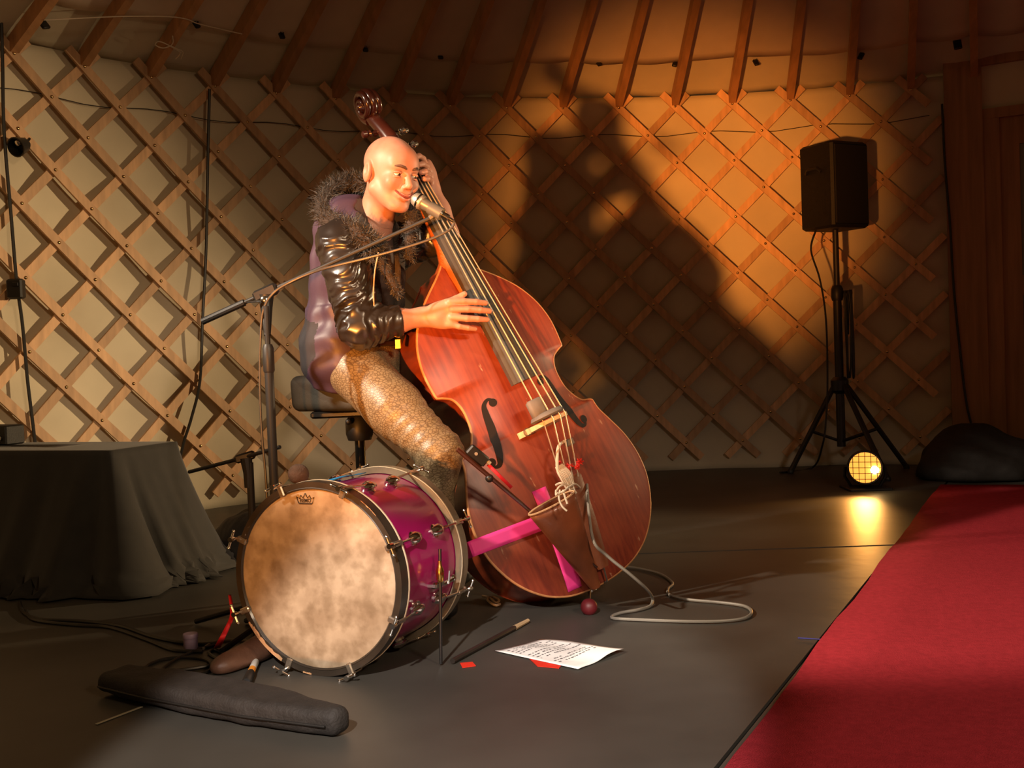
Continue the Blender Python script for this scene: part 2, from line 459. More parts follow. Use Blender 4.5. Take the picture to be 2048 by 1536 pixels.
# neck, fingerboard
ZN, ZE = 1.488, .675
def fby(z): return np.interp(z, [ZE, ZN], [-.128, -.052])       # top of the fingerboard crown
nk = MB(); nk.tube([(0,.16,1.09),(0,.06,1.105),(0,.0,1.13),(0,-.012,1.18),(0,-.022,1.3),(0,-.03,ZN)], [.03,.035,.033,.027,.024,.022], 12)
nk.tube([(0,-.012,1.02),(0,-.014,1.15)], [.03,.028], 12)
nk.build('neck', MT['neckwood'], bass, local=True, ang=60)
fb = MB(); G = []
for z in np.linspace(ZE, ZN, 14):
    h = np.interp(z, [ZE, ZN], [.048, .0225]); y = fby(z); row = []
    for s in np.linspace(-1, 1, 11): row.append((h*s, y+.016*s*s*(h/.048), z))
    for s in (1, .3, -.3, -1): row.append((h*s*.97, y+.036-.0*s, z))
    G.append(row)
fb.grid(G, closed=True); fb.f += [tuple(range(14,-1,-1)), tuple(13*15+i for i in range(15))]; fb.m += [0,0]
fb.build('fingerboard', MT['ebony'], bass, local=True, ang=40)
nt_ = MB(); nt_.bevbox((0, -.043, ZN+.006), (.046, .026, .012), .002); nt_.build('nut', MT['ebony'], bass, local=True)
# pegbox and scroll
pg = MB(); pth = spline([(0,-.028,ZN-.02),(0,-.018,ZN+.06),(0,.006,ZN+.13),(0,.036,ZN+.19)], 5)
pg.tube(pth, np.interp(np.linspace(0, 1, len(pth)), [0,1], [.029,.024]), 12, flat=.95, up=(0,1,0)); pgb = pg.build('pegbox', MT['scroll'], bass, local=True, ang=60)
sc_ = MB(); sp = []; rr = []
cy, cz = .026, ZN+.232
for i in range(44):
    t = i/43; a = math.radians(-65)+t*math.radians(640); r = .043*(1-t)**.8+.008
    # angle measured from the back side (+y), turning up over the top towards the front
    sp.append((0, cy+r*math.cos(a), cz+r*math.sin(a))); rr.append(.018*(1-.55*t))
sc_.tube([(0,.034,ZN+.18)]+sp, [.023]+rr, 10)
for t in (-1, 1):
    sc_.lathe([(.024,0),(.022,.010),(.013,.018),(.010,.027),(.005,.030)], (t*.012, cy, cz), (t,0,0), 16)
    pp = [(t*(.012+.013*min(1,i/26)), y, z) for i, (x, y, z) in enumerate(sp)]
    sc_.tube(pp, [.013*(1-.5*i/43) for i in range(44)], 8)
sc_.build('scroll', MT['scroll'], bass, local=True, ang=70)
for i, (z, sg) in enumerate(((ZN+.045, 1), (ZN+.07, -1), (ZN+.105, 1), (ZN+.13, -1))):
    y = float(np.interp(z, pth[:, 2], pth[:, 1])); m = MB()
    m.rod((sg*.02, y, z), (sg*.052, y+.004, z), .0045, 8)
    m.lathe([(.006,0),(.012,.004),(.008,.010),(.013,.018),(.011,.030),(.004,.034)], (sg*.046, y+.003, z), (sg,0,.1), 12)
    m.lathe([(.010,-.006),(.010,.006)], (sg*.026, y+.012, z), (0,1,0), 12)
    m.build('tuning_peg', MT['steel'] if sg > 0 else MT['scroll'], bass, local=True)
# bridge
ZB = .527; br = MB(); ty = topy(.05, ZB)
half = [(0,.035),(.022,.030),(.030,.0),(.072,.0),(.074,.012),(.060,.022),(.052,.05),(.068,.07),(.071,.085),(.060,.098),(.057,.112)]
arch = [(x, .137-.010*(x/.057)**2*2.4) for x in np.linspace(.057, 0, 6)]
prof = half+arch; prof = prof+[(-x, h) for x, h in prof[::-1]][1:-1]
n_ = len(prof); V = []
for k, (th) in enumerate((-1, 1)):
    for x, h in prof: V.append((x, ty-h, ZB+th*(.010-.004*h/.13)))
fc = [(i, (i+1) % n_, n_+(i+1) % n_, n_+i) for i in range(n_)]
br.add(V, fc)
# faces of the bridge, quad strips between left and right outlines
hf = len(half+arch)
for off, rev in ((0, 0), (n_, 1)):
    for i in range(hf-1):
        a, b = i, i+1; c, d = (n_-b) % n_, (n_-a) % n_
        if a == 0: q = (0, b, c)
        elif b == hf-1: q = (a, b, d)
        else: q = (a, b, c, d)
        q = tuple(off+j for j in q); br.f.append(q[::-1] if rev else q); br.m.append(0)
bro = br.build('bridge', MT['maple'], bass, local=True, smooth=False)
for s in (-1, 1):
    aw = MB(); aw.lathe([(.013,-.003),(.013,.003)], (s*.052, ty-.03, ZB), (0,1,0), 14)
    aw.build('adjuster_wheel', MT['dullsteel'], bro, local=True)
# strings
XS = [-.042, -.014, .014, .042]; XN = [-.015, -.005, .005, .015]
ZTP = .335
for xb, xn in zip(XS, XN):
    m = MB(); yb = ty-.139+.010*(xb/.057)**2*2.4
    m.tube([(xn, -.058, ZN+.012), (xb, yb, ZB), (xb*.75, -.088, ZTP)], .0021, 6); m.build('string', MT['steelstring'], bass, local=True)
    m = MB()
# tailpiece
tp = MB(); G = []
for z, h, y in ((.345,.046,-.080),(.335,.048,-.082),(.2,.036,-.068),(.06,.022,-.045),(.045,.018,-.042)):
    G.append([(h*s, y-.010*(1-s*s), z) for s in np.linspace(-1, 1, 7)]+[(h*s, y+.012, z) for s in (1,0,-1)])
tp.grid(G, closed=True); tp.f += [tuple(range(9,-1,-1)), tuple(40+i for i in range(10))]; tp.m += [0,0]
tp.build('tailpiece', MT['leather'], bass, local=True, ang=40)
ep = MB(); ep.tube([(0,-.040,.05),(0,-.02,.0),(0,.03,-.004)], .003, 6); ep.lathe([(.016,0),(.016,.02)], (0,.09,-.02), (0,0,1), 14)
e0 = BMi[:3,:3] @ atz(1178, 1214, .022) + BMi[:3, 3]
ep.rod((0,.09,0), tuple(e0), .005, 8); ep.build('endpin', MT['dullsteel'], bass, local=True)
eb = MB(); eb.ball(tuple(e0), .026, 16, 10); eb.build('endpin_ball', MT['darkred'], bass, local=True)
# pink tape strips on the top plate, one wrapped over the left edge
def tape(p, q, wpx, nm='pink_tape', lift=.0012, wrap=False):
    a = np.array(bpx(*p, -.015)); b = np.array(bpx(*q, -.015)); d = (b-a)/np.linalg.norm(b-a); n = np.array([-d[1], d[0]])
    m = MB(); G = []
    for t in np.linspace(0, np.linalg.norm(b-a), 22):
        row = []
        for s in np.linspace(-1, 1, 5):
            c = a+d*t+n*s*wpx; x = c[0]; h = hw(c[1])
            row.append((x, topy(min(max(x, -h), h), c[1])-lift-.0012, c[1]))
        G.append(row)
    if wrap:
        r0 = G[0]; G = [[(x-.004, .05, z) for x, y, z in r0], [(x-.006, .0, z) for x, y, z in r0]]+G
    m.grid(G); return m.build(nm, MT['pink'], bass, local=True, solid=.0005)
tape((1071, 981), (1152, 1178), .0255)
tape((948, 1096), (1085, 1044), .024, lift=.002, wrap=True)
# rubber mute on the strings above the bridge, pickup and knotted yarn below it
mu = MB(); mu.bevbox((-.032, ty-.112, ZB+.050), (.055, .028, .062), .006); mu.lathe([(.050,0),(.056,.006),(.050,.016),(.030,.020)], (-.012, ty-.112, ZB+.011), (0,0,1), 20)
mu.build('rubber_mute', MT['mute'], bass, local=True, ang=50)
pk = MB(); pk.bevbox((.036, -.118, ZB-.085), (.030,.020,.022), .003); pk.build('pickup', MT['mute'], bass, local=True)
tie = MB()
def yl(z): return -.135+(.53-z)*-.2*-1*0-.0+(.53-z)*.25
tie.tube(spline([(.03,-.118,ZB-.075),(-.005,-.125,ZB-.08),(-.03,-.125,ZB-.11),(-.045,-.118,ZB-.15),(-.04,-.115,ZB-.185)], 6), .005, 6)
for i in range(9):
    a = -.045+.022*i/8; tie.tube(spline([(a,-.118,ZB-.135),(a-.004+.002*i,-.122,ZB-.17),(a+.004*(i%3),-.118,ZB-.205-.006*(i%4))], 4), .0035, 5)
tie.tube(spline([(-.022,-.115,ZB-.15),(-.03,-.112,ZB-.19),(-.018,-.11,ZB-.235)], 5), .006, 6)
tie.build('white_tie', MT['string'], bass, local=True)
for (x, z, r) in ((.012, .375, .014), (.050, .372, .016), (-.016,.40,.007), (.035,.362,.010)):
    m = MB()
    for i in range(26):
        d = rng.normal(size=3); d /= np.linalg.norm(d); m.tube([(x,-.1,z), (x+d[0]*r, -.1+d[1]*r, z+d[2]*r)], [.003,.0012], 4)
    m.build('red_yarn_tuft', MT['redwool'], bass, local=True)

# leather bow quiver hung on the tailpiece, and the bow in it
QD = 3.235
q0a, q0b = at(1058, 1030, QD), at(1148, 982, QD+.05); q1 = at(1190, 1172, QD+.14)
ax = q1-(q0a+q0b)/2; axn = ax/np.linalg.norm(ax)
qv = tag(empty('bow_quiver', tuple(q1)), 'brown leather bow quiver tied with cord to the bass tailpiece', 'quiver')
m = MB(); G = []
for t in np.linspace(0, 1, 14):
    c = (q0a+q0b)/2*(1-t)+q1*t; hd = (q0b-q0a)/2*(1-t*.80)
    fd = np.cross(hd, axn); fd /= np.linalg.norm(fd); dep = np.interp(t, [0,.2,1], [.022,.034,.016])
    G.append([c+hd*math.cos(a)+fd*dep*math.sin(a) for a in np.linspace(0, 2*math.pi, 25)[:-1]])
m.grid(G, closed=True); m.f.append(tuple(13*24+i for i in range(24))); m.m.append(0)
m.build('quiver_sleeve', MT['leather'], qv, ang=60, solid=.004)
m = MB(); m.tube(G[0], .0032, 6, closed=True); m.build('stitched_rim', MT['leatheredge'], qv)
m = MB()
k0 = at(1118, 976, QD-.01); k1 = at(1128, 1010, QD-.03)
m.tube(spline([at(1112,970,QD+.02), at(1122,966,QD-.01), at(1136,972,QD), at(1128,982,QD-.03), at(1113,986,QD-.01), at(1118,974,QD-.02), at(1130,968,QD)], 6), .0032, 6)
m.tube(spline([at(1120,980,QD-.02), at(1118,996,QD-.035), at(1124,1012,QD-.045), at(1134,1022,QD-.05)], 6), .0030, 6)
m.tube(spline([at(1126,980,QD-.02), at(1130,994,QD-.035), at(1135,1008,QD-.045)], 6), .0030, 6)
m.tube(spline([at(1112,980,QD-.02), at(1112,990,QD-.03), at(1116,985,QD-.035)], 6), .0028, 6)
m.tube(spline([at(1136,976,QD), at(1150,968,QD+.10), at(1160,975,QD+.16)], 6), .0028, 6)
m.build('lacing', MT['string'], qv)

MT.update(bowstick=mat('bow_stick', (.055,.018,.010), .3, var=.2, coat=.4), bowred=mat('bow_red_hair', (.55,.012,.03), .6, var=.15),
          pearl=mat('pearl_silver', (.7,.62,.5), .25, .6, var=.1))
b0, b1 = at(914, 898, 3.17), at(1070, 1030, QD+.03)
bd = (b1-b0)/np.linalg.norm(b1-b0); bowend = b1+bd*.27
bow = tag(empty('bass_bow', tuple(b1)), 'dark bass bow sticking up out of the leather quiver', 'bow')
m = MB(); m.tube([b0, b0+bd*.03, b1, bowend], [.0065,.0075,.0055,.004], 8); m.build('bow_stick', MT['bowstick'], bow)
pn = np.cross(bd, FW); pn /= np.linalg.norm(pn)
if pn[2] < 0: pn = -pn
Rb = np.array([bd, np.cross(pn, bd), pn]).T
m = MB(); m.bevbox(b0+bd*.060+pn*.024, (.070,.018,.034), .004, Rb); fr = m.build('frog', MT['black'], bow)
m = MB(); m.lathe([(.005,0),(.005,.003)], b0+bd*.05+pn*.026-np.cross(pn, bd)*.0085, -np.cross(pn, bd), 10); m.build('frog_eye', MT['pearl'], fr)
m = MB(); m.bevbox(b0+bd*.100+pn*.030, (.012,.016,.012), .002, Rb); m.build('ferrule', MT['pearl'], bow)
m = MB(); m.add([b0+bd*.105+pn*.024+e for e in (-np.cross(pn,bd)*.006, np.cross(pn,bd)*.006)]+[b0+bd*.205+pn*.017+e for e in (np.cross(pn,bd)*.005, -np.cross(pn,bd)*.005)], [(0,1,2,3)])
m.build('bow_hair', MT['bowred'], bow, solid=.010)
m = MB(); m.ball(b0+bd*.135-pn*.004, .0125, 12, 8); m.build('screw_knob', MT['black'], bow)

# ------------------------------------------------------------------ bass drum
DY = math.radians(-23.5)                                    # drum axis heading
D0 = np.array([-.516, 2.775, .248])
DMx = Matrix.Translation(Vector((D0[0], D0[1], 0))) @ Matrix.Rotation(DY, 4, 'Z')
drum = tag(empty('bass_drum', mat=DMx), 'magenta bass drum with mottled skin head facing the audience', 'drum')
RO, DL, CZ = .248, .375, .248
def skin_mat():
    m = bpy.data.materials.new('fibre_skin'); m.use_nodes = True; nt = m.node_tree; L = nt.links.new; N = nt.nodes
    b = N['Principled BSDF']; b.inputs['Roughness'].default_value = .5
    tc = N.new('ShaderNodeTexCoord'); cur = None
    def nz(s, d):
        n = N.new('ShaderNodeTexNoise'); n.inputs['Scale'].default_value = s; n.inputs['Detail'].default_value = d
        L(tc.outputs['Object'], n.inputs['Vector']); return n.outputs['Fac']
    r = N.new('ShaderNodeValToRGB'); e = r.color_ramp.elements
    e[0].position = .36; e[0].color = (.30,.22,.14,1); e[1].position = .62; e[1].color = (.48,.38,.265,1); L(nz(10, 5), r.inputs[0])
    r2 = N.new('ShaderNodeValToRGB'); e = r2.color_ramp.elements
    e[0].position = .38; e[0].color = (.62,.58,.52,1); e[1].position = .55; e[1].color = (1,1,1,1); L(nz(24, 6), r2.inputs[0])
    x = N.new('ShaderNodeMix'); x.data_type = 'RGBA'; x.blend_type = 'MULTIPLY'; x.inputs[0].default_value = .7
    L(r.outputs[0], x.inputs[6]); L(r2.outputs[0], x.inputs[7]); L(x.outputs[2], b.inputs['Base Color'])
    return m
MT.update(skin_head=skin_mat(), shell=mat('magenta_lacquer', (.34,.007,.10), .2, var=.12, scale=6, coat=.9, spec=.6),
          hoop=mat('dark_hoop', (.030,.022,.015), .4, var=.35, scale=14, coat=.3), hooptan=mat('hoop_side', (.15,.115,.075), .45, var=.3, scale=14),
          cream=mat('cream_inlay', (.66,.55,.40), .4, var=.1), chip=mat('bare_wood_chip', (.45,.25,.12), .7, var=.2, scale=40),
          print=mat('black_print', (.02,.012,.008), .6, var=.1), blue=mat('blue_tape', (.02,.28,.62), .5, var=.08), 
          oldnickel=mat('old_nickel', (.50,.42,.33), .3, .9, var=.3, scale=30), brassy=mat('brass_fitting', (.75,.42,.10), .22, 1, var=.15))
def lat(prof, y0, mt, nm, par=drum, n=72, close=False):
    m = MB(); m.lathe(prof, (0, y0, CZ), (0,1,0), n, close=close); return m.build(nm, mt, par, local=True, ang=40)
lat([(.229,.03),(.229,DL-.03)], 0, MT['shell'], 'shell', n=96)
for y0, sg in ((0, 1), (DL, -1)):
    hp = lat([(.234,0),(RO,0),(RO,sg*.043),(.231,sg*.043),(.231,sg*.004),(.234,0)], y0, [MT['hoop']] if sg > 0 else [MT['hooptan']], 'hoop')
    lat([(RO+.0006,sg*.034),(RO+.0016,sg*.036),(RO+.0016,sg*.041),(RO+.0006,sg*.0425)], y0, MT['cream'], 'hoop_inlay', hp)
    lat([(.2345,sg*.008),(.236,sg*.002),(.232,-sg*.001),(.228,sg*.004)], y0, MT['dullsteel'] if sg < 0 else MT['hoop'], 'flesh_hoop', hp)
    hd = MB(); G = []
    for r in (.0005, .06, .12, .18, .21, .226, .2335):
        G.append([(r*math.cos(a), y0+sg*(.004 if r < .22 else .006), CZ+r*math.sin(a)) for a in np.linspace(0, 2*math.pi, 73)[:-1]])
    hd.grid(G, closed=True); head = hd.build('drum_head', MT['skin_head'], drum, local=True, ang=80)
    if sg > 0: front_head, front_hoop = head, hp
# worn patches on the front hoop
for a0, a1, r0, r1 in ((208, 236, .2365, RO+.0004), (228, 240, .240, RO+.0004), (186, 192, .243, RO+.0003), (35, 48, .2455, RO+.0003)):
    m = MB(); G = []
    for a in np.radians(np.linspace(a0, a1, 16)):
        j = .0035*rng.random(); G.append([(r*math.sin(a), -.0006, CZ+r*math.cos(a)) for r in (r0+j, (r0+r1)/2, r1)])
    m.grid(G); m.build('chipped_wood', MT['chip'], front_hoop, local=True)
# tension rods: claw on the hoop, rod, T-handle, lug on the shell
claw = MB(); claw.bevbox((0,-.003,.004),(.016,.010,.030),.003); claw.bevbox((0,.018,.016),(.014,.040,.006),.002)
rodm = MB(); rodm.rod((0,-.030,.012+.008),(0,.125,.012-.004),.0034,8); rodm.rod((-.024,-.028,.020),(.024,-.028,.020),.0032,8)
rodm.ball((-.024,-.028,.020),.0045,8,6); rodm.ball((.024,-.028,.020),.0045,8,6); rodm.lathe([(.007,-.012),(.006,.004)], (0,-.022,.020), (0,1,0), 10)
lug = MB(); lug.tube([(0,.095,.004),(0,.105,.006),(0,.125,.008),(0,.147,.006),(0,.157,.003)], [.006,.012,.016,.011,.005], 12, flat=.62)
lug.lathe([(.019,-.004),(.019,.001),(.012,.004)], (0,.128,-.004), (0,0,1), 14)
protos = None
for sg in (1, -1):
    for k in range(8):
        th = math.radians(22.5+45*k)
        Mx = Matrix.Translation(Vector((0, 0 if sg > 0 else DL, CZ))) @ Matrix.Rotation(th, 4, 'Y') @ Matrix.Translation(Vector((0,0,RO-.012)))
        if sg < 0: Mx = Mx @ Matrix.Rotation(math.pi, 4, 'Z')
        if protos is None:
            protos = [claw.build('claw', MT['oldnickel'], drum, local=True), rodm.build('tension_rod', MT['steel'], drum, local=True), lug.build('lug', MT['steel'], drum, local=True)]
            for p in protos: p.matrix_local = Mx
        else:
            for p, nm in zip(protos, ('claw', 'tension_rod', 'lug')): share(p, nm, drum, Mx)
# crown mark and lettering printed on the head
cr = MB(); cx, cz_ = -.0235, CZ+.203
def lp(pts, r=.0011):
    cr.tube([(cx+x, .0028, cz_+z) for x, z in pts], r, 5)
lp([(-.021,-.010),(-.026,.006),(-.017,.001),(-.013,.010),(-.007,.003),(0,.015),(.007,.003),(.013,.010),(.017,.001),(.026,.006),(.021,-.010),(-.021,-.010)])
lp([(-.020,-.0125),(.020,-.0125)], .0006)
cr.build('crown_print', MT['print'], front_head, local=True)
tcu = bpy.data.curves.new('brand_text', 'FONT'); tcu.body = 'REMO'; tcu.size = .0125; tcu.align_x = 'CENTER'; tcu.extrude = .0003; tcu.offset = .0002
tob = bpy.data.objects.new('tmp_text', tcu); COL.objects.link(tob)
bpy.context.view_layer.update(); tme = bpy.data.meshes.new_from_object(tob); bpy.data.objects.remove(tob); 
tme.materials.clear(); tme.materials.append(MT['print'])
to = bpy.data.objects.new('lettering', tme); COL.objects.link(to); to.parent = front_head
to.matrix_local = Matrix.Translation(Vector((cx, .0032, cz_-.0075))) @ Matrix.Rotation(math.pi/2, 4, 'X'); WM[to.name] = WM[drum.name]
# folding spur with brass tip on the right flank, bracket, blue tape on top
m = MB(); sx = .236
m.rod((sx+.022,.19,.30),(sx+.022,.17,.004),.0042,10); sp_ = m.build('spur_rod', MT['blackmetal'], drum, local=True)
m = MB(); m.lathe([(.006,0),(.010,.006),(.011,.03),(.006,.042),(.004,.055)], (sx+.022,.185,.215), (0,0,1), 12); m.build('brass_cap', MT['brassy'], sp_, local=True)
m = MB(); m.bevbox((sx,.20,.205),(.03,.05,.016),.004); m.rod((sx+.01,.22,.20),(sx+.015,.27,.205),.006,8); m.ball((sx+.012,.275,.206),.010); m.rod((sx+.02,.235,.20),(sx+.024,.235,.235),.003,8)
m.build('spur_bracket', MT['steel'], drum, local=True)
m = MB(); G = []
for y in np.linspace(.04, .30, 9):
    G.append([((.238)*math.sin(a), y, CZ+.238*math.cos(a)+.002*math.sin(y*40)) for a in np.radians(np.linspace(-15,-5,4))])
m.grid(G); m.build('blue_tape', MT['blue'], drum, local=True, solid=.002)

# ------------------------------------------------------------------ implicit surfaces (numpy surface nets)
def surfnet(fn, lo, hi, h):
    lo = np.array(lo); n = np.ceil((np.array(hi)-lo)/h).astype(int)+1
    xs = [lo[i]+h*np.arange(n[i]) for i in range(3)]
    g = np.empty(n, np.float32)
    for i0 in range(0, n[0], 24):
        X, Y, Z = np.meshgrid(xs[0][i0:i0+24], xs[1], xs[2], indexing='ij')
        g[i0:i0+24] = fn(np.stack([X, Y, Z], -1).reshape(-1, 3).astype(np.float32)).reshape(X.shape)
    c = tuple(m-1 for m in n); cnt = np.zeros(c, np.float32); acc = np.zeros(c+(3,), np.float32)
    corner = [(i, j, k) for i in (0,1) for j in (0,1) for k in (0,1)]
    def sl(o): return tuple(slice(o[d], o[d]+c[d]) for d in range(3))
    for a in corner:
        for d in range(3):
            if a[d]: continue
            b = list(a); b[d] = 1
            ga, gb = g[sl(a)], g[sl(b)]; cr_ = (ga < 0) != (gb < 0)
            t = np.where(cr_, ga/np.where(cr_, ga-gb, 1), 0)
            for q in range(3): acc[..., q] += cr_*(a[q]+(t if q == d else 0))
            cnt += cr_
    act = cnt > 0; idx = np.full(c, -1, np.int64); idx[act] = np.arange(act.sum())
    V = lo+h*(np.argwhere(act)+acc[act]/cnt[act][:, None])
    Q = []
    for d in range(3):
        e1, e2 = [(1,2),(2,0),(0,1)][d]
        s0 = [slice(1, m-1) for m in n]; s0[d] = slice(0, n[d]-1); s1 = list(s0); s1[d] = slice(1, n[d])
        ga, gb = g[tuple(s0)], g[tuple(s1)]
        for sign in (0, 1):
            m = (ga < 0) & (gb >= 0) if sign else (ga >= 0) & (gb < 0)
            p = np.argwhere(m)
            if not len(p): continue
            base = p.copy()
            for q in range(3):
                if q != d: base[:, q] += 1
            def vid(o1, o2):
                b = base.copy(); b[:, e1] -= o1; b[:, e2] -= o2; return idx[b[:,0], b[:,1], b[:,2]]
            q = np.stack([vid(1,1), vid(0,1), vid(0,0), vid(1,0)], 1)
            Q.append(q if sign else q[:, ::-1])
    return V, np.vstack(Q)
def smin(a, b, k):
    h = np.clip(.5+.5*(b-a)/k, 0, 1); return b*(1-h)+a*h-k*h*(1-h)
def smax(a, b, k): return -smin(-a, -b, k)
def sph(p, c, r): return np.linalg.norm(p-np.array(c), axis=1)-r
def ell(p, c, r, R=None):
    q = p-np.array(c)
    if R is not None: q = q @ np.array(R)
    r = np.array(r, float); k0 = np.linalg.norm(q/r, axis=1); k1 = np.linalg.norm(q/(r*r), axis=1)+1e-9
    return k0*(k0-1)/k1
def cap(p, a, b, r1, r2=None):
    a, b = np.array(a), np.array(b); r2 = r1 if r2 is None else r2
    ab = b-a; t = np.clip((p-a) @ ab/(ab @ ab), 0, 1)
    return np.linalg.norm(p-a-t[:, None]*ab, axis=1)-(r1+(r2-r1)*t)
def chain(p, pts, rad, k=.01):
    d = None
    for i in range(len(pts)-1):
        e = cap(p, pts[i], pts[i+1], rad[i], rad[i+1]); d = e if d is None else smin(d, e, k)
    return d
def wob(p, s, seed):
    r = np.random.default_rng(seed); out = 0
    for i in range(5):
        k = r.normal(size=3)*s*(1+.35*i); out = out+np.sin(p @ k+r.random()*6.28)/(1+.5*i)
    return out/2.5
def bp3(px, py, yl):
    x, z = bpx(px, py, yl); return bw((x, yl, z))

# ------------------------------------------------------------------ the player
DS = -.13                                     # the player sits a little nearer than the bass neck
def pat(px, py, Y): return at(px, py, Y+DS)

def skinmat():
    m = mat('skin', (.44,.195,.13), .5, var=.10, scale=14, col2=(.52,.25,.175), sss=.12, spec=.45); return m
def croc():
    m = bpy.data.materials.new('croc_trousers'); m.use_nodes = True; nt = m.node_tree; L = nt.links.new; N = nt.nodes
    b = N['Principled BSDF']; b.inputs['Roughness'].default_value = .42
    tc = N.new('ShaderNodeTexCoord'); v = N.new('ShaderNodeTexVoronoi'); v.feature = 'DISTANCE_TO_EDGE'; v.inputs['Scale'].default_value = 105
    mp = N.new('ShaderNodeMapping'); mp.inputs['Rotation'].default_value = (0,.8,0); mp.inputs['Scale'].default_value = (.75,1,1.25)
    L(tc.outputs['Object'], mp.inputs[0]); L(mp.outputs[0], v.inputs['Vector'])
    r = N.new('ShaderNodeValToRGB'); e = r.color_ramp.elements; e[0].position = .02; e[0].color = (.095,.064,.034,1); e[1].position = .16; e[1].color = (.215,.165,.098,1)
    L(v.outputs['Distance'], r.inputs[0]); L(r.outputs[0], b.inputs['Base Color'])
    bp = N.new('ShaderNodeBump'); bp.inputs['Strength'].default_value = .5; bp.inputs['Distance'].default_value = .004
    L(r.outputs[0], bp.inputs['Height']); L(bp.outputs[0], b.inputs['Normal'])
    return m
MT.update(skin=skinmat(), croc=croc(), purple=mat('purple_nylon', (.062,.036,.062), .5, var=.12, scale=10, bump=.08, bscale=30),
          charcoal=mat('charcoal_knit', (.030,.026,.030), .8, var=.15, scale=30), shiny=mat('shiny_black_cloth', (.020,.016,.014), .3, var=.2, coat=.1, spec=.6),
          fleece=mat('black_fleece', (.035,.024,.018), .9, var=.3, scale=40, bump=.4, bscale=120), fur=mat('grey_fur', (.060,.054,.048), .6, var=.5, scale=60),
          shirt=mat('dark_shirt', (.045,.028,.022), .8, var=.2), gold=mat('gold_buckle', (.85,.55,.15), .2, 1, var=.1),
          eyewhite=mat('eye_white', (.75,.70,.65), .25, var=.03), iris=mat('iris_dark', (.03,.02,.015), .2, var=.2), brow=mat('eyebrow_hair', (.10,.05,.03), .8, var=.3, scale=90),
          mouth=mat('mouth_line', (.20,.045,.035), .5, var=.1), teeth=mat('teeth', (.72,.64,.55), .3, var=.03), lips=mat('lips', (.50,.16,.12), .4, var=.08, scale=30),
          piping=mat('tan_piping', (.50,.30,.16), .6, var=.1), shoe=mat('black_shoe', (.015,.013,.012), .35, var=.2))
# head frame
HC = pat(782, 347, 3.60); YAW = math.radians(41); PIT = math.radians(13)
f0 = np.array([math.sin(YAW), -math.cos(YAW), 0]); hf_ = f0*math.cos(PIT)-np.array([0,0,1])*math.sin(PIT)
hu = np.array([0,0,1])*math.cos(PIT)+f0*math.sin(PIT); hl = np.cross(hu, hf_)
tl = math.radians(4); hu, hl = hu*math.cos(tl)+hl*math.sin(tl), hl*math.cos(tl)-hu*math.sin(tl)
HR = np.stack([hl, hf_, hu], 1)
def hw_(p): return HC+HR @ (np.array(p, float)*.965)
def head_sdf(P):
    p = (P-HC) @ HR/.965; ax_ = np.abs(p[:, 0]); q = p.copy(); q[:, 0] = ax_          # mirrored
    d = ell(p, (0,-.016,.034), (.076,.099,.084))
    d = smin(d, ell(p, (0,.030,-.030), (.060,.060,.082)), .03)
    d = smin(d, ell(p, (0,.060,.040), (.052,.034,.045)), .03)
    d = smin(d, cap(q, (.055,.005,-.055), (.022,.062,-.098), .022, .017), .025)
    d = smin(d, ell(p, (0,.072,-.100), (.024,.020,.019)), .02)
    d = smin(d, cap(q, (.012,.084,.022), (.042,.070,.024), .010, .008), .014)
    d = smax(d, -ell(q, (.032,.095,.003), (.015,.013,.0085)), .010)
    d = smin(d, ell(q, (.040,.070,-.028), (.022,.018,.020)), .026)
    d = smin(d, cap(p, (0,.088,.008), (0,.110,-.030), .0085, .0120), .010)
    d = smin(d, ell(q, (.0115,.101,-.036), (.0085,.010,.0075)), .006)
    d = smin(d, ell(p, (0,.084,-.058), (.030,.018,.020)), .014)
    d = smax(d, -cap(q, (.019,.106,-.030), (.041,.090,-.058), .0042, .0062), .006)
    d = smax(d, -cap(q, (0,.1065,-.066), (.031,.088,-.053), .0030, .0022), .004)
    d = smin(d, cap(q, (0,.098,-.076), (.018,.092,-.069), .0055, .004), .006)
    e = ell(q, (.078,-.020,-.006), (.0115,.023,.035), np.array([[.98,.20,0],[-.20,.98,0],[0,0,1]]))
    e = smax(e, -ell(q, (.0905,-.016,-.001), (.0075,.012,.019)), .004)
    d = smin(d, e, .008)
    nb = (np.array(NB)-HC) @ HR/.965
    return smin(d, cap(p, (0,-.030,-.050), nb, .054, .062), .03)*.965
NB = pat(748, 452, 3.655)
TY = math.radians(62)
tf = np.array([math.sin(TY), -math.cos(TY), 0]); tlv = np.cross((0,0,1), tf); TR_ = np.stack([tlv, tf, np.array([0,0,1.])], 1)
PEL = pat(718, 712, 3.69); CH = pat(716, 540, 3.68)
SHR = CH+.068*np.array([0,0,1])-.160*tlv+tf*.055; SHL = CH+.075*np.array([0,0,1])+.150*tlv+tf*.03
ELR = pat(720, 654, 3.47); WRR = at(845, 634, float(bp3(968, 620, -.118)[1])-.030)
ELL_ = pat(892, 470, 3.76); WRL = pat(861, 372, 3.575)
KNR = pat(880, 905, 3.42); ANR = pat(858, 1110, 3.55)
KNL = pat(868, 870, 3.80); ANL = pat(850, 1075, 3.86)
HIPR = PEL-.085*tlv+np.array([0,0,-.01]); HIPL = PEL+.085*tlv+np.array([0,0,-.01])
V1, Q1 = surfnet(head_sdf, HC-.17, HC+np.array([.15,.16,.15]), .0026)
parts = [(V1, Q1)]
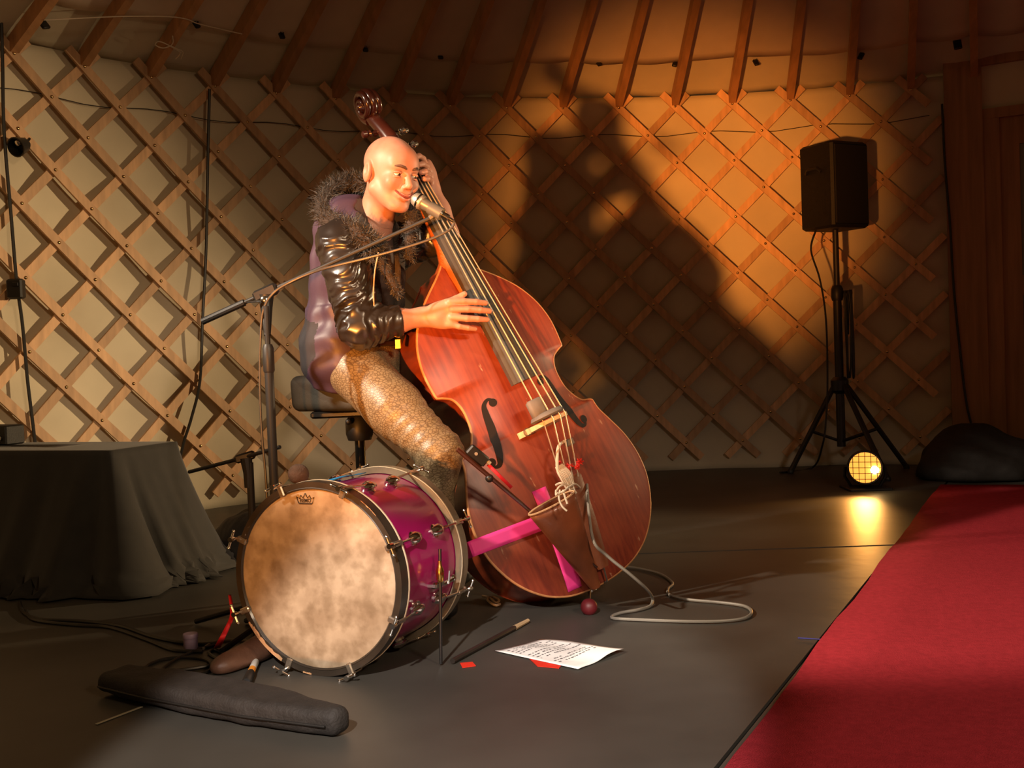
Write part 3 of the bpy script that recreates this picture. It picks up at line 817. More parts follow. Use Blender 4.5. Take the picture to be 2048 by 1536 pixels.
# right hand: back of the hand to the audience, fingers across the strings
hp_ = lambda x, y, d: pat(x, y, d)
KD = float(bp3(968, 620, -.118)[1])-.052-DS
fing = [[hp_(900,604,KD), hp_(928,603,KD+.005), hp_(952,604,KD+.012), hp_(971,606,KD+.028)],
        [hp_(905,618,KD-.004), hp_(936,618,KD-.002), hp_(960,620,KD+.008), hp_(979,622,KD+.024)],
        [hp_(903,634,KD-.002), hp_(934,637,KD), hp_(956,638,KD+.010), hp_(974,639,KD+.026)],
        [hp_(896,648,KD+.004), hp_(918,653,KD+.008), hp_(936,656,KD+.018), hp_(950,658,KD+.032)]]
thumb = [hp_(868,618,KD+.012), hp_(893,607,KD+.014), hp_(912,598,KD+.016), hp_(929,588,KD+.020)]
def rhand(p):
    d = ell(p, hp_(888,630,KD+.012), (.052,.018,.043))
    d = smin(d, cap(p, hp_(866,632,KD+.016), hp_(905,612,KD+.004), .020, .013), .015)
    d = smin(d, cap(p, hp_(866,638,KD+.018), hp_(900,646,KD+.008), .019, .012), .015)
    d = smin(d, chain(p, [ELR, WRR*.6+ELR*.4, WRR, hp_(872,633,KD+.016)], [.042,.036,.027,.026], .02), .02)
    for f, r in zip(fing, (.0098,.0103,.0098,.0085)):
        d = smin(d, chain(p, f, [r*1.12, r*1.05, r*.98, r*.85], .003), .006)
    return smin(d, chain(p, thumb, [.016,.0135,.011,.009], .004), .010)
V2, Q2 = surfnet(rhand, np.minimum(WRR, fing[3][3])-np.array([.10,.10,.09]), np.array([fing[1][3][0]+.03, 3.42, fing[0][0][2]+.09]), .0026)
parts.append((V2, Q2))
# left hand behind the neck, fingers over its far side
NK = bw((0,-.03,1.33))
ND = float(bp3(848, 345, -.045)[1])
WRL = at(861, 372, ND+.075)
lf = [[at(850,330,ND+0.055), at(846,318,ND+0.010), at(838,312,ND-0.035), at(831,315,ND-0.060)], [at(856,342,ND+0.055), at(853,333,ND+0.000), at(845,328,ND-0.045), at(837,330,ND-0.070)],
      [at(858,354,ND+0.060), at(857,347,ND+0.000), at(850,343,ND-0.050), at(842,345,ND-0.075)], [at(859,366,ND+0.060), at(860,360,ND+0.005), at(855,357,ND-0.040), at(848,358,ND-0.065)]]
lth = [at(852,362,ND+0.095), at(836,352,ND+0.085), at(824,342,ND+0.055)]
def lhand(p):
    d = ell(p, at(856,346,ND+0.075), (.022,.030,.046))
    d = smin(d, chain(p, [ELL_, WRL*.5+ELL_*.5, WRL, at(857,352,ND+0.080)], [.045,.037,.026,.026], .02), .02)
    for f in lf: d = smin(d, chain(p, f, [.0115,.0105,.0095,.0085], .003), .006)
    return smin(d, chain(p, lth, [.016,.0125,.0095], .004), .010)
V3, Q3 = surfnet(lhand, np.array([lth[2][0]-.05, ND-.12, ELL_[2]-.06]), np.array([ELL_[0]+.07, ND+.20, lf[0][1][2]+.05]), .003)
parts.append((V3, Q3))
# torso and limbs under the clothes, same body
def core(p):
    q = (p-CH) @ TR_
    d = ell(p, CH, (.155,.105,.20), TR_)
    d = smin(d, ell(p, PEL, (.145,.105,.13), TR_), .06)
    d = smin(d, cap(p, CH+np.array([0,0,.10]), NB, .08, .058), .05)
    for s, e in ((SHR, ELR), (SHL, ELL_)): d = smin(d, cap(p, s, e, .052, .042), .04)
    for h, k, a in ((HIPR, KNR, ANR), (HIPL, KNL, ANL)): d = smin(d, chain(p, [h, k, a], [.082,.056,.038], .03), .04)
    return d
V4, Q4 = surfnet(core, np.min([SHR,PEL,KNR,ANL], 0)-np.array([.2,.2,.06]), np.max([SHL,KNR,ELL_,NB], 0)+np.array([.1,.15,.02]), .011)
parts.append((V4, Q4))
off = 0; VV = []; QQ = []
for v, q in parts: VV.append(v); QQ.append(q+off); off += len(v)
person = build_raw('person', np.vstack(VV), np.vstack(QQ), MT['skin'], ang=180)
tag(person, 'bald smiling person in fur hooded jacket seated on stool playing double bass', 'person')
# face details
for s in (-1, 1):
    m = MB(); m.ball((0,0,0), .0122, 16, 10)
    e = hw_((s*.032, .0765, .001)); m.v = [tuple(e+HR @ np.array(v)) for v in m.v]
    eye = m.build('eye', MT['eyewhite'], person, ang=180)
    ic = np.array([s*.032+.0015, .0765, .0005]); m = MB(); m.lathe([(.0088,.0088),(.0080,.0106),(.001,.0129)], ic, (.05,1,-.03), 14)
    m.v = [tuple(hw_(v)) for v in m.v]; m.build('iris', MT['iris'], eye)
    for nm, zz, rr_, bulge in (('upper_eyelid', .0060, .0038, .0034), ('lower_eyelid', -.0058, .0036, .0002)):
        m = MB(); m.tube([hw_((s*.032+x, .0765+.0135*math.cos(x/.0165*1.25)-.0005, zz+bulge*(1-(x/.016)**2)-.0022)) for x in np.linspace(-.0155,.0155,9)], [.0022,.0032,rr_,rr_,rr_,rr_,rr_,.0032,.0022], 8)
        m.build(nm, MT['skin'], person, ang=180)
    m = MB(); m.tube([hw_((s*x, y, z)) for x, y, z in ((.011,.0985,.0195),(.020,.0975,.0245),(.032,.0910,.0270),(.044,.0800,.0245),(.050,.0720,.020))], [.0030,.0056,.0060,.0048,.0018], 8, flat=.8)
    m.build('eyebrow', MT['brow'], person)
m = MB(); pts = [(-.033,.0840,-.0505),(-.023,.0960,-.0600),(-.011,.1030,-.0650),(0,.1050,-.0665),(.011,.1030,-.0650),(.023,.0960,-.0600),(.033,.0840,-.0505)]
m.tube([hw_(p) for p in spline(pts, 4)], .0031, 6); m.build('mouth', MT['mouth'], person)
m = MB(); m.tube([hw_((x*.75, y+.0005, z+.0008)) for x, y, z in spline(pts, 4)], .0019, 6); m.build('teeth', MT['teeth'], person)
m = MB(); m.tube([hw_((x*.8, y+.0005, z-.0062-.0025*(1-(x/.033)**2))) for x, y, z in spline(pts, 4)], [.0015]*4+[.0036]*17+[.0015]*4, 8); m.build('lower_lip', MT['lips'], person)
m = MB(); m.tube([hw_((x*.9, y-.0003, z+.0042)) for x, y, z in spline(pts, 4)], [.0012]*4+[.0024]*17+[.0012]*4, 8); m.build('upper_lip', MT['lips'], person)

# jacket
Zv = np.array([0,0,1.])
HEM = PEL+np.array([0,0,-.06])-tf*.02
def jacket_sdf(p):
    q = (p-PEL) @ TR_
    t = np.clip(q[:, 2]/.33, -.3, 1.2)
    d = ell(p, CH+np.array([0,0,.01]), (.168,.136,.22), TR_)
    d = smin(d, ell(p, (CH+PEL)/2-tf*.005, (.165,.135,.26), TR_), .05)
    d = smin(d, ell(p, PEL-tf*.022+Zv*.015, (.200,.150,.18), TR_), .06)
    d = smin(d, cap(p, SHR-Zv*.01+tlv*.03, SHL-Zv*.01-tlv*.03, .062), .05)
    d = smin(d, cap(p, CH+Zv*.14-tf*.02, NB-Zv*.01, .10, .075), .05)
    d = smin(d, ell(p, NB-tf*.095-Zv*.005-tlv*.02, (.105,.075,.075), TR_), .03)           # hood lying on the back
    d = d+.006*wob(p, 26, 3)+.0035*np.sin(q[:, 2]*62+3*wob(p, 9, 5))*(q[:, 2] < .16)
    # open front: cut a wedge between the lapels, and the hem sloping down to the back
    fr_ = smax(.062-q[:, 1], np.abs(q[:, 0]+.012)-(.040+.03*np.clip((q[:, 2]-.15)/.3, 0, 1)), .01)
    d = smax(d, -fr_, .008)
    d = smax(d, -(q[:, 2]+.100+.20*np.clip(q[:, 1]+.08, 0, .15)), .006)
    d = smax(d, np.where(q[:, 2] < .09, q[:, 1]-(.045+.50*(q[:, 2]+.125)), -1.), .006)
    # hollow neck opening
    return smax(d, -cap(p, NB-Zv*.03, NB+Zv*.12+tf*.06, .062, .085), .01)
V, Q = surfnet(jacket_sdf, np.min([SHR, PEL], 0)-np.array([.17,.14,.15]), np.max([SHL, CH], 0)+np.array([.16,.16,.20]), .0055)
cen = V[Q].mean(1); q = (cen-PEL) @ TR_
mi = np.where(q[:, 1] > .080, 1, 0)
mi = np.where((q[:, 2] < .115+.25*np.clip(-q[:, 1]-.06, -1, .06)) & (q[:, 1] < -.02) & (q[:, 2] > -.06+.9*np.clip(q[:, 1]+.09, 0, 1)), 2, mi)
jk = build_raw('jacket', V, Q, [MT['purple'], MT['fleece'], MT['charcoal']], person, ang=180, mi=mi)
def sleeve(a, b, c, r0, r1, r2, seed, amp):
    ab = b-a; Lab = np.linalg.norm(ab)
    def fn(p):
        t1 = np.clip((p-a) @ ab/(ab @ ab), 0, 1); bc = c-b; t2 = np.clip((p-b) @ bc/(bc @ bc), 0, 1)
        d = smin(cap(p, a, b, r0, r1), cap(p, b, c, r1*1.02, r2), .03)
        ln_ = t1*Lab+t2*np.linalg.norm(bc)
        w_ = 1-np.abs(np.sin(ln_*105+3.0*wob(p, 26, seed)))
        w2_ = 1-np.abs(np.sin(ln_*60+2.6*wob(p, 20, seed+7)+1))
        d = d-amp*w_*(.7+.5*wob(p, 34, seed+4))-amp*.7*w2_+amp*.6+.003*wob(p, 26, seed+1)
        end = (p-c) @ (bc/np.linalg.norm(bc)); return smax(d, end, .003)
    lo = np.min([a, b, c], 0)-.12; hi = np.max([a, b, c], 0)+.12
    return surfnet(fn, lo, hi, .0046)
CUR = ELR+(WRR-ELR)*.66
V, Q = sleeve(SHR+Zv*.0, ELR, CUR, .080, .064, .048, 11, .0070); build_raw('sleeve', V, Q, MT['shiny'], jk, ang=180)
CUL = ELL_+(WRL-ELL_)*.10-np.array([.0,0,0])
V, Q = sleeve(SHL, ELL_-np.array([.03,0,0]), CUL, .082, .060, .052, 21, .007); build_raw('sleeve', V, Q, MT['shiny'], jk, ang=180)
# dark shirt between the lapels
V, Q = surfnet(lambda p: smax(smin(ell(p, CH, (.150,.118,.25), TR_), ell(p, PEL+Zv*.03, (.15,.118,.16), TR_), .06), -((p-PEL) @ Zv)-.03, .01), np.min([SHR, PEL], 0)-.14, np.max([SHL, CH], 0)+.14, .009)
build_raw('shirt', V, Q, MT['shirt'], person, ang=180)
# fur trim of the hood and lapels: thousands of fine tapering hairs over a soft roll
furpath = [spline([pat(742,372,3.72), pat(705,366,3.77), pat(665,382,3.74), pat(648,412,3.66), pat(660,442,3.58), pat(695,458,3.50), pat(728,476,3.46), pat(752,505,3.47)], 10),
           spline([pat(752,505,3.47), pat(775,545,3.49), pat(797,590,3.51)], 8), spline([pat(772,395,3.74), pat(812,412,3.70), pat(826,432,3.66), pat(820,470,3.62), pat(818,520,3.62)], 8)]
furr = [.036, .016, .022]
roll = MB(); fv = []; ff = []
for pth_, r in zip(furpath, furr):
    n = len(pth_); roll.tube(pth_, [r*(.55+.35*math.sin(math.pi*(i+.5)/n)) for i in range(n)], 10)
    cntf = int(5200*r/.036*n/70)
    for _ in range(cntf):
        i = rng.integers(0, n-1); c = pth_[i]+(pth_[i+1]-pth_[i])*rng.random(); T = pth_[i+1]-pth_[i]; T = T/np.linalg.norm(T)
        d = rng.normal(size=3); d -= T*(d @ T)*.6; d /= np.linalg.norm(d)
        b_ = c+d*r*.55; e_ = d*.7+rng.normal(size=3)*.35+np.array([0,0,-.15]); e_ = e_/np.linalg.norm(e_)*r*(.6+.6*rng.random())
        w_ = np.cross(e_, rng.normal(size=3)); w_ = w_/np.linalg.norm(w_)*.0011
        k = len(fv); mid = b_+e_*.55+rng.normal(size=3)*.003
        fv += [b_-w_, b_+w_, mid+w_*.8, mid-w_*.8, b_+e_+rng.normal(size=3)*.004]; ff += [(k,k+1,k+2,k+3), (k+3,k+2,k+4)]
ft = roll.build('fur_trim', MT['fleece'], jk, ang=180)
o = build_raw('fur_hair', fv, ff, MT['fur'], ft, smooth=False); tag(o, kind='stuff')
m = MB(); m.tube(spline([pat(757,505,3.40), pat(750,540,3.395), pat(747,580,3.395), pat(748,612,3.395)], 6), .0022, 6); m.build('front_piping', MT['piping'], jk)
# trousers
def leg(h, k, a, seed):
    def fn(p):
        d = chain(p, [h+Zv*.01, h*.45+k*.55, k, k*.5+a*.5, a], [.094,.086,.068,.057,.054], .03)
        hk = (k-h)/np.linalg.norm(k-h); s = (p-h) @ hk
        d = d+.0042*np.abs(np.sin(s*75+1.2*wob(p, 10, seed)))*np.clip((s-.22)/.12, 0, 1)+.0018*wob(p, 22, seed+2)+.004*np.sin(s*55+2*wob(p,10,seed))*np.clip(1-s/.16, 0, 1)
        return d
    return fn
l1, l2 = leg(HIPR, KNR, ANR, 31), leg(HIPL, KNL, ANL, 33)
def trou(p):
    d = smin(l1(p), l2(p), .02); d = smin(d, ell(p, PEL-Zv*.01, (.160,.124,.125), TR_), .03)
    return smax(d, (p-PEL) @ Zv-.045-.0*p[:, 0], .005)
V, Q = surfnet(trou, np.min([HIPR, ANR, ANL, KNR], 0)-np.array([.20,.16,.02]), np.max([KNR, KNL, HIPL], 0)+np.array([.10,.14,.16]), .0062)
build_raw('trousers', V, Q, MT['croc'], person, ang=180)
m = MB(); bc = PEL+Zv*.043
m.tube([bc+tlv*.152*math.cos(a)+tf*.118*math.sin(a) for a in np.linspace(0, 2*math.pi, 33)[:-1]], .016, 8, closed=True, flat=1.0); m.build('belt', MT['shiny'], person)
b_ = pat(796, 688, 3.575); m = MB(); m.bevbox(b_, (.022,.014,.034), .003); m.build('belt_buckle', MT['gold'], person)
for an, kd in ((ANR, np.array([.25,-.5,0])), (ANL, np.array([.7,.3,0]))):
    kd = kd/np.linalg.norm(kd); ft_ = np.array([an[0], an[1], 0])
    sl_ = np.stack([np.cross(kd, Zv), kd, Zv], 1)
    def sho(p):
        q = (p-ft_) @ sl_
        d = ell(q, (0,.07,.042), (.044,.105,.044)); d = smin(d, ell(q, (0,-.01,.055), (.042,.062,.06)), .03)
        d = smin(d, cap(q, (0,-.01,.06), (0,-.02,max(an[2], .10)+.01), .045), .02); return smax(d, .001-q[:, 2], .004)
    V, Q = surfnet(sho, ft_-np.array([.27,.27,.01]), ft_+np.array([.27,.27,max(an[2], .1)+.08]), .007); build_raw('shoe', V, Q, MT['shoe'], person, ang=180)

# ------------------------------------------------------------------ stool
MT.update(seatgrey=mat('grey_green_seat', (.052,.052,.045), .75, var=.12, scale=25, bump=.1, bscale=160))
SC = at(684, 790, 3.62); SC[2] = 0
stool = tag(empty('drum_stool', (SC[0], SC[1], 0)), 'grey padded stool with black post under the player', 'stool')
zt = PEL[2]-.060
def seat_sdf(p):
    q = (p-np.array([SC[0], SC[1], zt-.055])) @ np.stack([np.array([.94,-.34,.0]), np.array([.34,.94,0]), np.array([0,0,1.])], 1)
    z = q[:, 2]; k = np.stack([np.maximum(np.abs(q[:, 0])-.10-.12*(.05-z)*-.35, 0), np.maximum(np.abs(q[:, 1])-.10, 0), np.maximum(np.abs(z)-.030, 0)], 1)
    return np.linalg.norm(k, axis=1)-.028+.05*np.clip(q[:,0], -.1, .1)*np.clip(z, 0, 1)
V, Q = surfnet(seat_sdf, np.array([SC[0]-.22, SC[1]-.22, zt-.16]), np.array([SC[0]+.22, SC[1]+.22, zt+.06]), .006)
build_raw('seat_cushion', V, Q, MT['seatgrey'], stool, ang=180)
m = MB(); m.bevbox((SC[0]+.015, SC[1], zt-.125), (.21,.2,.022), .006); m.build('seat_plate', MT['black'], stool)
m = MB(); m.lathe([(.038,0),(.045,.02),(.045,.06),(.030,.085)], (SC[0]+.055, SC[1]-.02, zt-.215), (0,0,1), 16); m.ball((SC[0]+.03, SC[1]-.085, zt-.15), .010); m.build('clamp', MT['black'], stool)
m = MB(); m.rod((SC[0]+.055, SC[1]-.02, .12), (SC[0]+.055, SC[1]-.02, zt-.2), .017, 12); m.build('post', MT['blackmetal'], stool)
for a in (20, 140, 260):
    d = np.array([math.cos(math.radians(a)), math.sin(math.radians(a)), 0]); c = np.array([SC[0]+.055, SC[1]-.02, 0])
    m = MB(); m.tube([c+Zv*.40+d*.018, c+d*.24+Zv*.012], .011, 8); m.build('leg', MT['blackmetal'], stool)

# ------------------------------------------------------------------ door on the right of the lattice
def wallpt(px, py, r=YR-.03):
    d = ray(px, py); ox, oy = CO[0]-YC[0], CO[1]-YC[1]
    a = d[0]**2+d[1]**2; b = 2*(ox*d[0]+oy*d[1]); c = ox*ox+oy*oy-r*r
    return CO+d*((-b+math.sqrt(b*b-4*a*c))/(2*a))
A_P0, A_P1 = math.radians(20.6), math.radians(23.4)
def radial_box(m, a0, a1, z0, z1, r0, r1, mi=0):
    P = [cyl(a, z, r) for z in (z0, z1) for a, r in ((a0, r0), (a1, r0), (a1, r1), (a0, r1))]
    m.add(P, [(3,2,1,0),(4,5,6,7),(0,1,5,4),(1,2,6,5),(2,3,7,6),(3,0,4,7)], mi)
m = MB(); radial_box(m, A_P0, A_P1, 0, 2.40, YR-.06, YR+.06)
door = tag(m.build('door_1', MT['post'], smooth=False), kind='structure')
m = MB(); radial_box(m, A_P1, math.radians(37), 2.40, 2.50, YR-.05, YR+.06); radial_box(m, A_P0, A_P1, 2.40, 2.50, YR-.05, YR+.06); m.build('lintel', MT['post'], door, smooth=False)
m = MB(); radial_box(m, A_P1, math.radians(37), 2.14, 2.40, YR-.01, YR+.01); m.build('transom_canvas', MT['canvas'], door, smooth=False)
m = MB(); radial_box(m, A_P1, math.radians(24.6), 0, 2.10, YR-.045, YR+.03); m.build('door_casing', MT['post'], door, smooth=False)
m = MB(); radial_box(m, A_P1, math.radians(37), 2.08, 2.14, YR-.045, YR+.03); m.build('door_casing', MT['post'], door, smooth=False)
m = MB(); radial_box(m, math.radians(35.8), math.radians(37), 0, 2.10, YR-.045, YR+.03); m.build('door_casing', MT['post'], door, smooth=False)
for a0, a1, z0, z1 in ((24.55,26.0,.01,2.09),(34.4,35.85,.01,2.09),(26.0,34.4,1.92,2.09),(26.0,34.4,.01,.35),(26.0,34.4,1.02,1.14)):
    m = MB(); radial_box(m, math.radians(a0), math.radians(a1), z0, z1, YR-.02, YR+.02); m.build('door_rail', MT['post'], door, smooth=False)
for z0, z1 in ((.35,1.02),(1.14,1.92)):
    m = MB(); radial_box(m, math.radians(26), math.radians(34.4), z0, z1, YR-.004, YR+.004); m.build('pane', MT['pane'], door, smooth=False)
m = MB(); m.grid([[cyl(a, z, YR+.06) for a in np.radians(np.arange(37, 100, 2))] for z in (0, 1.2, ZT+.08)])
tag(m.build('wall_right', MT['canvas']), kind='structure')

# ------------------------------------------------------------------ things on the wall and roof
def hang(name, pts, label, cat, r=.008, mt='cable', rr=YR-.03, group=None):
    P = spline([wallpt(x, y, rr) for x, y in pts], 6); m = MB(); m.tube(P, r, 7)
    return tag(m.build(name, MT[mt]), label, cat, group)
c1 = hang('hanging_cable', [(2,20),(5,120),(8,260),(22,430),(33,560),(45,650),(55,760),(66,850),(75,930)], 'black cable hanging down the lattice at the far left edge', 'cable')
hang('hanging_cable', [(419,178),(416,300),(412,500),(405,640),(400,760),(383,835),(366,890),(352,960)], 'black cable tied to lattice top behind the microphone boom', 'cable')
hang('hanging_cable', [(1884,208),(1890,330),(1900,450),(1908,580),(1920,700),(1932,800),(1944,855),(1960,930)], 'dark wavy cable running down beside the wooden door post', 'cable', .007, rr=YR-.075)
p = wallpt(32, 578, YR-.05); m = MB(); m.bevbox(p, (.075,.05,.095), .008); bx = m.build('junction_box', MT['black']); tag(bx, 'small black box on the cable at the left of the lattice', 'box')
m = MB(); m.bevbox(p+np.array([.01,-.028,.02]), (.03,.012,.02), .003); m.build('connector', MT['blackmetal'], bx)
m = MB(); m.tube([cyl(a, 2.14+.012*math.sin(a*40), YR+.028) for a in np.arange(A_MIN, A_DOOR, math.radians(1.5))], .0024, 5)
tag(m.build('girth_rope', MT['cable']), 'thin dark rope stretched round the wall behind the lattice', 'rope')
# small floodlight fixed to the lattice
p = wallpt(40, 292, YR-.07); fl_ = tag(empty('clip_lamp', tuple(p)), 'small unlit clip lamp with glass bulb on the left lattice', 'lamp')
m = MB(); m.lathe([(.020,.05),(.034,.03),(.045,-.02),(.048,-.03),(.042,-.03),(.030,.02)], p, (.3,.9,.35), 18); m.build('lamp_shade', MT['black'], fl_)
m = MB(); m.ball(p+np.array([.0,-.012,.015]), .020, 12, 8); m.build('bulb', MT['steel'], fl_)
m = MB(); m.rod(p+np.array([.01,.03,.01]), p+np.array([.01,.085,.05]), .007, 8); m.build('clip_arm', MT['blackmetal'], fl_)
# black clips holding the ceiling liner to the rafters
def roofpt(px, py, dz=0.):
    d = ray(px, py)
    lo, hi = 2., 9.
    for _ in range(50):
        t = (lo+hi)/2; q = CO+d*(t/d[1]); rad = math.hypot(q[0]-YC[0], q[1]-YC[1])
        if q[2] < ZT+.03+RS*(YR+.03-rad)+dz and rad < YR+.03: lo = t
        else: hi = t
    return CO+d*(lo/d[1])
cn_ = ['at the upper left corner above the lattice end', 'second from the upper left corner, beside the string bow', 'third from the upper left corner', 'above the tuning scroll, left of it', 'just right above the tuning scroll',
       'right of the big bass shadow', 'above the brightest amber patch on the wall', 'right above the brightest amber patch', 'above the loudspeaker', 'rightmost, above the door post']
for i, (x, y) in enumerate(((85,45),(392,48),(563,70),(730,97),(880,112),(1197,126),(1350,127),(1512,125),(1722,112),(1915,88))):
    q = roofpt(x, y, .035); m = MB(); a = math.atan2(q[0]-YC[0], q[1]-YC[1]); R = np.array(Matrix.Rotation(-a, 3, 'Z') @ Matrix.Rotation(-.44+random.uniform(-.2,.2), 3, 'X') @ Matrix.Rotation(random.uniform(-.5,.5), 3, 'Y'))
    sz = 1.5 if i in (0, 9) else 1.
    m.bevbox(q, (.030*sz,.016,.048*sz), .004, R); o = m.build('liner_clip', MT['black']); tag(o, 'small black liner clip '+cn_[i], 'clip', 'black clips along the ceiling liner edge')
    m = MB(); m.tube([q+R @ np.array(v) for v in ((-.010,-.010,.018),(-.006,-.016,.0),(.006,-.016,.0),(.010,-.010,.018))], .0025, 6); m.build('wire_handle', MT['blackmetal'], o)
def rline(pts, r, lab, nm, cat, dz=-.055):
    m = MB(); m.tube(spline([roofpt(x, y, dz) for x, y in pts], 5), r, 5); return tag(m.build(nm, MT['string']), lab, cat)
rline([(88,40),(170,36),(240,33),(330,33),(372,38),(395,47),(440,58),(484,68)], .0030, 'thin white string stretched across the rafters at upper left', 'tie_string', 'string')
b0_ = rline([(345,72),(346,85),(340,92),(325,96),(311,90),(316,83),(328,86),(345,95),(362,106)], .0032, 'white string tied in a bow hanging from a rafter', 'string_bow', 'string')
m = MB(); m.tube(spline([roofpt(x, y, -.055) for x, y in ((340,92),(352,97),(360,107),(351,118))], 5), .0035, 5); m.tube(spline([roofpt(x, y, -.055) for x, y in ((352,97),(366,104),(362,118))], 5), .003, 5); m.build('loose_ends', MT['string'], b0_)

# ------------------------------------------------------------------ loudspeaker on its tripod
MT.update(cabinet=mat('speaker_cabinet', (.007,.006,.0055), .6, var=.3, scale=40, bump=.15, bscale=200), grille=mat('speaker_grille', (.005,.004,.004), .8, var=.4, scale=150),
          leggrey=mat('worn_black_pole', (.030,.024,.020), .4, .3, var=.3))
SP = at(1668, 375, 6.55); FSP = np.array([SP[0], SP[1], 0])
spk = tag(empty('loudspeaker', tuple(SP-np.array([0,0,.25]))), 'black loudspeaker mounted on pole stand in front of right lattice', 'loudspeaker')
ang_ = math.radians(28); Rz = np.array(Matrix.Rotation(ang_, 3, 'Z'))
m = MB(); m.bevbox(SP, (.29,.27,.50), .014, Rz); m.build('cabinet', MT['cabinet'], spk)
m = MB(); m.bevbox(SP+Rz @ np.array([0,-.139,0]), (.26,.012,.46), .005, Rz); gr_ = m.build('front_grille', MT['grille'], spk)
m = MB(); m.tube([SP+Rz @ np.array([-.148,-.05,.08]), SP+Rz @ np.array([-.160,-.03,.10]), SP+Rz @ np.array([-.160,.05,.10]), SP+Rz @ np.array([-.148,.07,.08])], .010, 6); m.build('side_handle', MT['black'], spk)
sst = tag(empty('speaker_stand', tuple(FSP)), 'tall black tripod stand carrying the loudspeaker by the door', 'stand')
zb = SP[2]-.25
m = MB(); m.rod(FSP+Zv*(zb-.55), FSP+Zv*(zb-.002), .018, 12); m.build('upper_pole', MT['leggrey'], sst)
m = MB(); m.rod(FSP+Zv*.16, FSP+Zv*(zb-.38), .026, 12); m.build('lower_pole', MT['leggrey'], sst)
zc = at(1690, 770, 6.55)[2]
m = MB(); m.lathe([(.030,-.05),(.052,-.03),(.052,.03),(.034,.05)], FSP+Zv*zc, (0,0,1), 14); m.build('leg_collar', MT['black'], sst)
m = MB(); m.lathe([(.030,-.04),(.036,-.02),(.036,.03),(.026,.05)], FSP+Zv*(zb-.38), (0,0,1), 14); m.rod(FSP+Zv*(zb-.37)+np.array([.03,0,0]), FSP+Zv*(zb-.37)+np.array([.075,-.02,0]), .010, 8); m.build('height_clamp', MT['black'], sst)
f1 = np.array([1.66, 6.62, .012])
for fx in (f1, FSP+np.array([.42,.10,.012]), FSP+np.array([.12,-.44,.012])):
    d = fx-FSP; m = MB(); m.rod(FSP+Zv*zc+d*np.array([.1,.1,0]), fx, .016, 8); lg = m.build('leg', MT['leggrey'], sst)
    m = MB(); m.ball(fx, .020, 10, 6); m.build('rubber_foot', MT['rubber'], lg)
    m = MB(); m.rod(FSP+Zv*.19, FSP+Zv*zc*.48+d*np.array([.55,.55,0]), .010, 6); m.build('brace', MT['leggrey'], sst)
m = MB(); m.tube(spline([SP+np.array([-.12,-.02,-.25]), at(1622,500,6.5), at(1640,560,6.48), at(1652,640,6.46), at(1655,760,6.46), at(1652,840,6.46), at(1645,890,6.46), atz(1625,935,.01), atz(1560,945,.01)], 6), .006, 6)
tag(m.build('speaker_cable', MT['cable']), 'black cable dropping from the loudspeaker to the floor', 'cable')
m = MB(); P = []
for i in range(90):
    a = i/89*2*math.pi*4.5; P.append(FSP+np.array([.055+.02*math.sin(a*.31), -.035+.02*math.cos(a), 0])+Zv*(zc+.30+.26*math.sin(a)))
m.tube(P, .006, 6); tag(m.build('coiled_cable', MT['cable']), 'coil of black cable hung on the loudspeaker stand', 'cable')

# ------------------------------------------------------------------ amber floor lamp, lit
def glow(name, col, st): return mat(name, (.8,.5,.2), .4, emit=(col, st))
MT.update(lens=glow('lamp_lens', (1,.34,.045), 1.7), bulb=glow('lamp_bulb', (1,.62,.22), 60), can=mat('lamp_can', (.020,.016,.014), .45, .3, var=.2))
LP = at(1730, 935, 5.74); ld = np.array([-.30,-.95,.06]); ld /= np.linalg.norm(ld)
lamp = tag(empty('stage_lamp', (LP[0], LP[1], 0)), 'lit round amber stage lamp standing on floor by the carpet', 'stage lamp')
m = MB(); m.lathe([(.088,.012),(.092,0),(.092,-.02),(.086,-.025),(.084,-.16),(.060,-.21),(.025,-.23)], LP, ld, 32); m.v = m.v; cn = m.build('can', MT['can'], lamp)
m = MB(); m.lathe([(.080,.013),(.060,.019),(.030,.0225),(.001,.024)], LP, ld, 28, close=False); m.build('lens', MT['lens'], lamp)
lr = np.cross(ld, Zv); lr /= np.linalg.norm(lr)
if lr[0] < 0: lr = -lr
lu = np.cross(lr, ld); lu = lu if lu[2] > 0 else -lu
m = MB(); m.ball(LP+ld*.006+lr*.046-lu*.012, .026, 12, 8); m.build('glowing_bulb', MT['bulb'], lamp)
m = MB()
for k in np.linspace(-.06, .06, 5):
    e = math.sqrt(.082**2-k*k)
    m.rod(LP+ld*.030+lr*k-lu*e, LP+ld*.030+lr*k+lu*e, .0018, 5); m.rod(LP+ld*.031+lu*k-lr*e, LP+ld*.031+lu*k+lr*e, .0018, 5)
m.build('wire_guard', MT['can'], lamp)
m = MB(); hb = LP-ld*.09
m.tube([hb+lr*.10, hb+lr*.105-Zv*.05, np.array([*(hb+lr*.07)[:2], .012]), np.array([*(hb-lr*.07)[:2], .012]), hb-lr*.105-Zv*.05, hb-lr*.10], .009, 6); m.build('yoke', MT['can'], lamp)
m = MB(); m.bevbox((*(hb)[:2], .008), (.22,.20,.016), .004); m.build('base_plate', MT['can'], lamp)
m = MB(); m.tube(spline([LP-ld*.23, LP-ld*.28-Zv*.06, np.array([LP[0]+.12, LP[1]+.30, .008]), np.array([LP[0]+.22, LP[1]+.34, .008])], 6), .006, 6); m.build('power_lead', MT['cable'], lamp)
spot('stage_lamp_light', tuple(LP+ld*.06), tuple(LP+ld*3+np.array([-1.3,0,-.35])), 26, (1, .42, .09), 80, .9, .05)

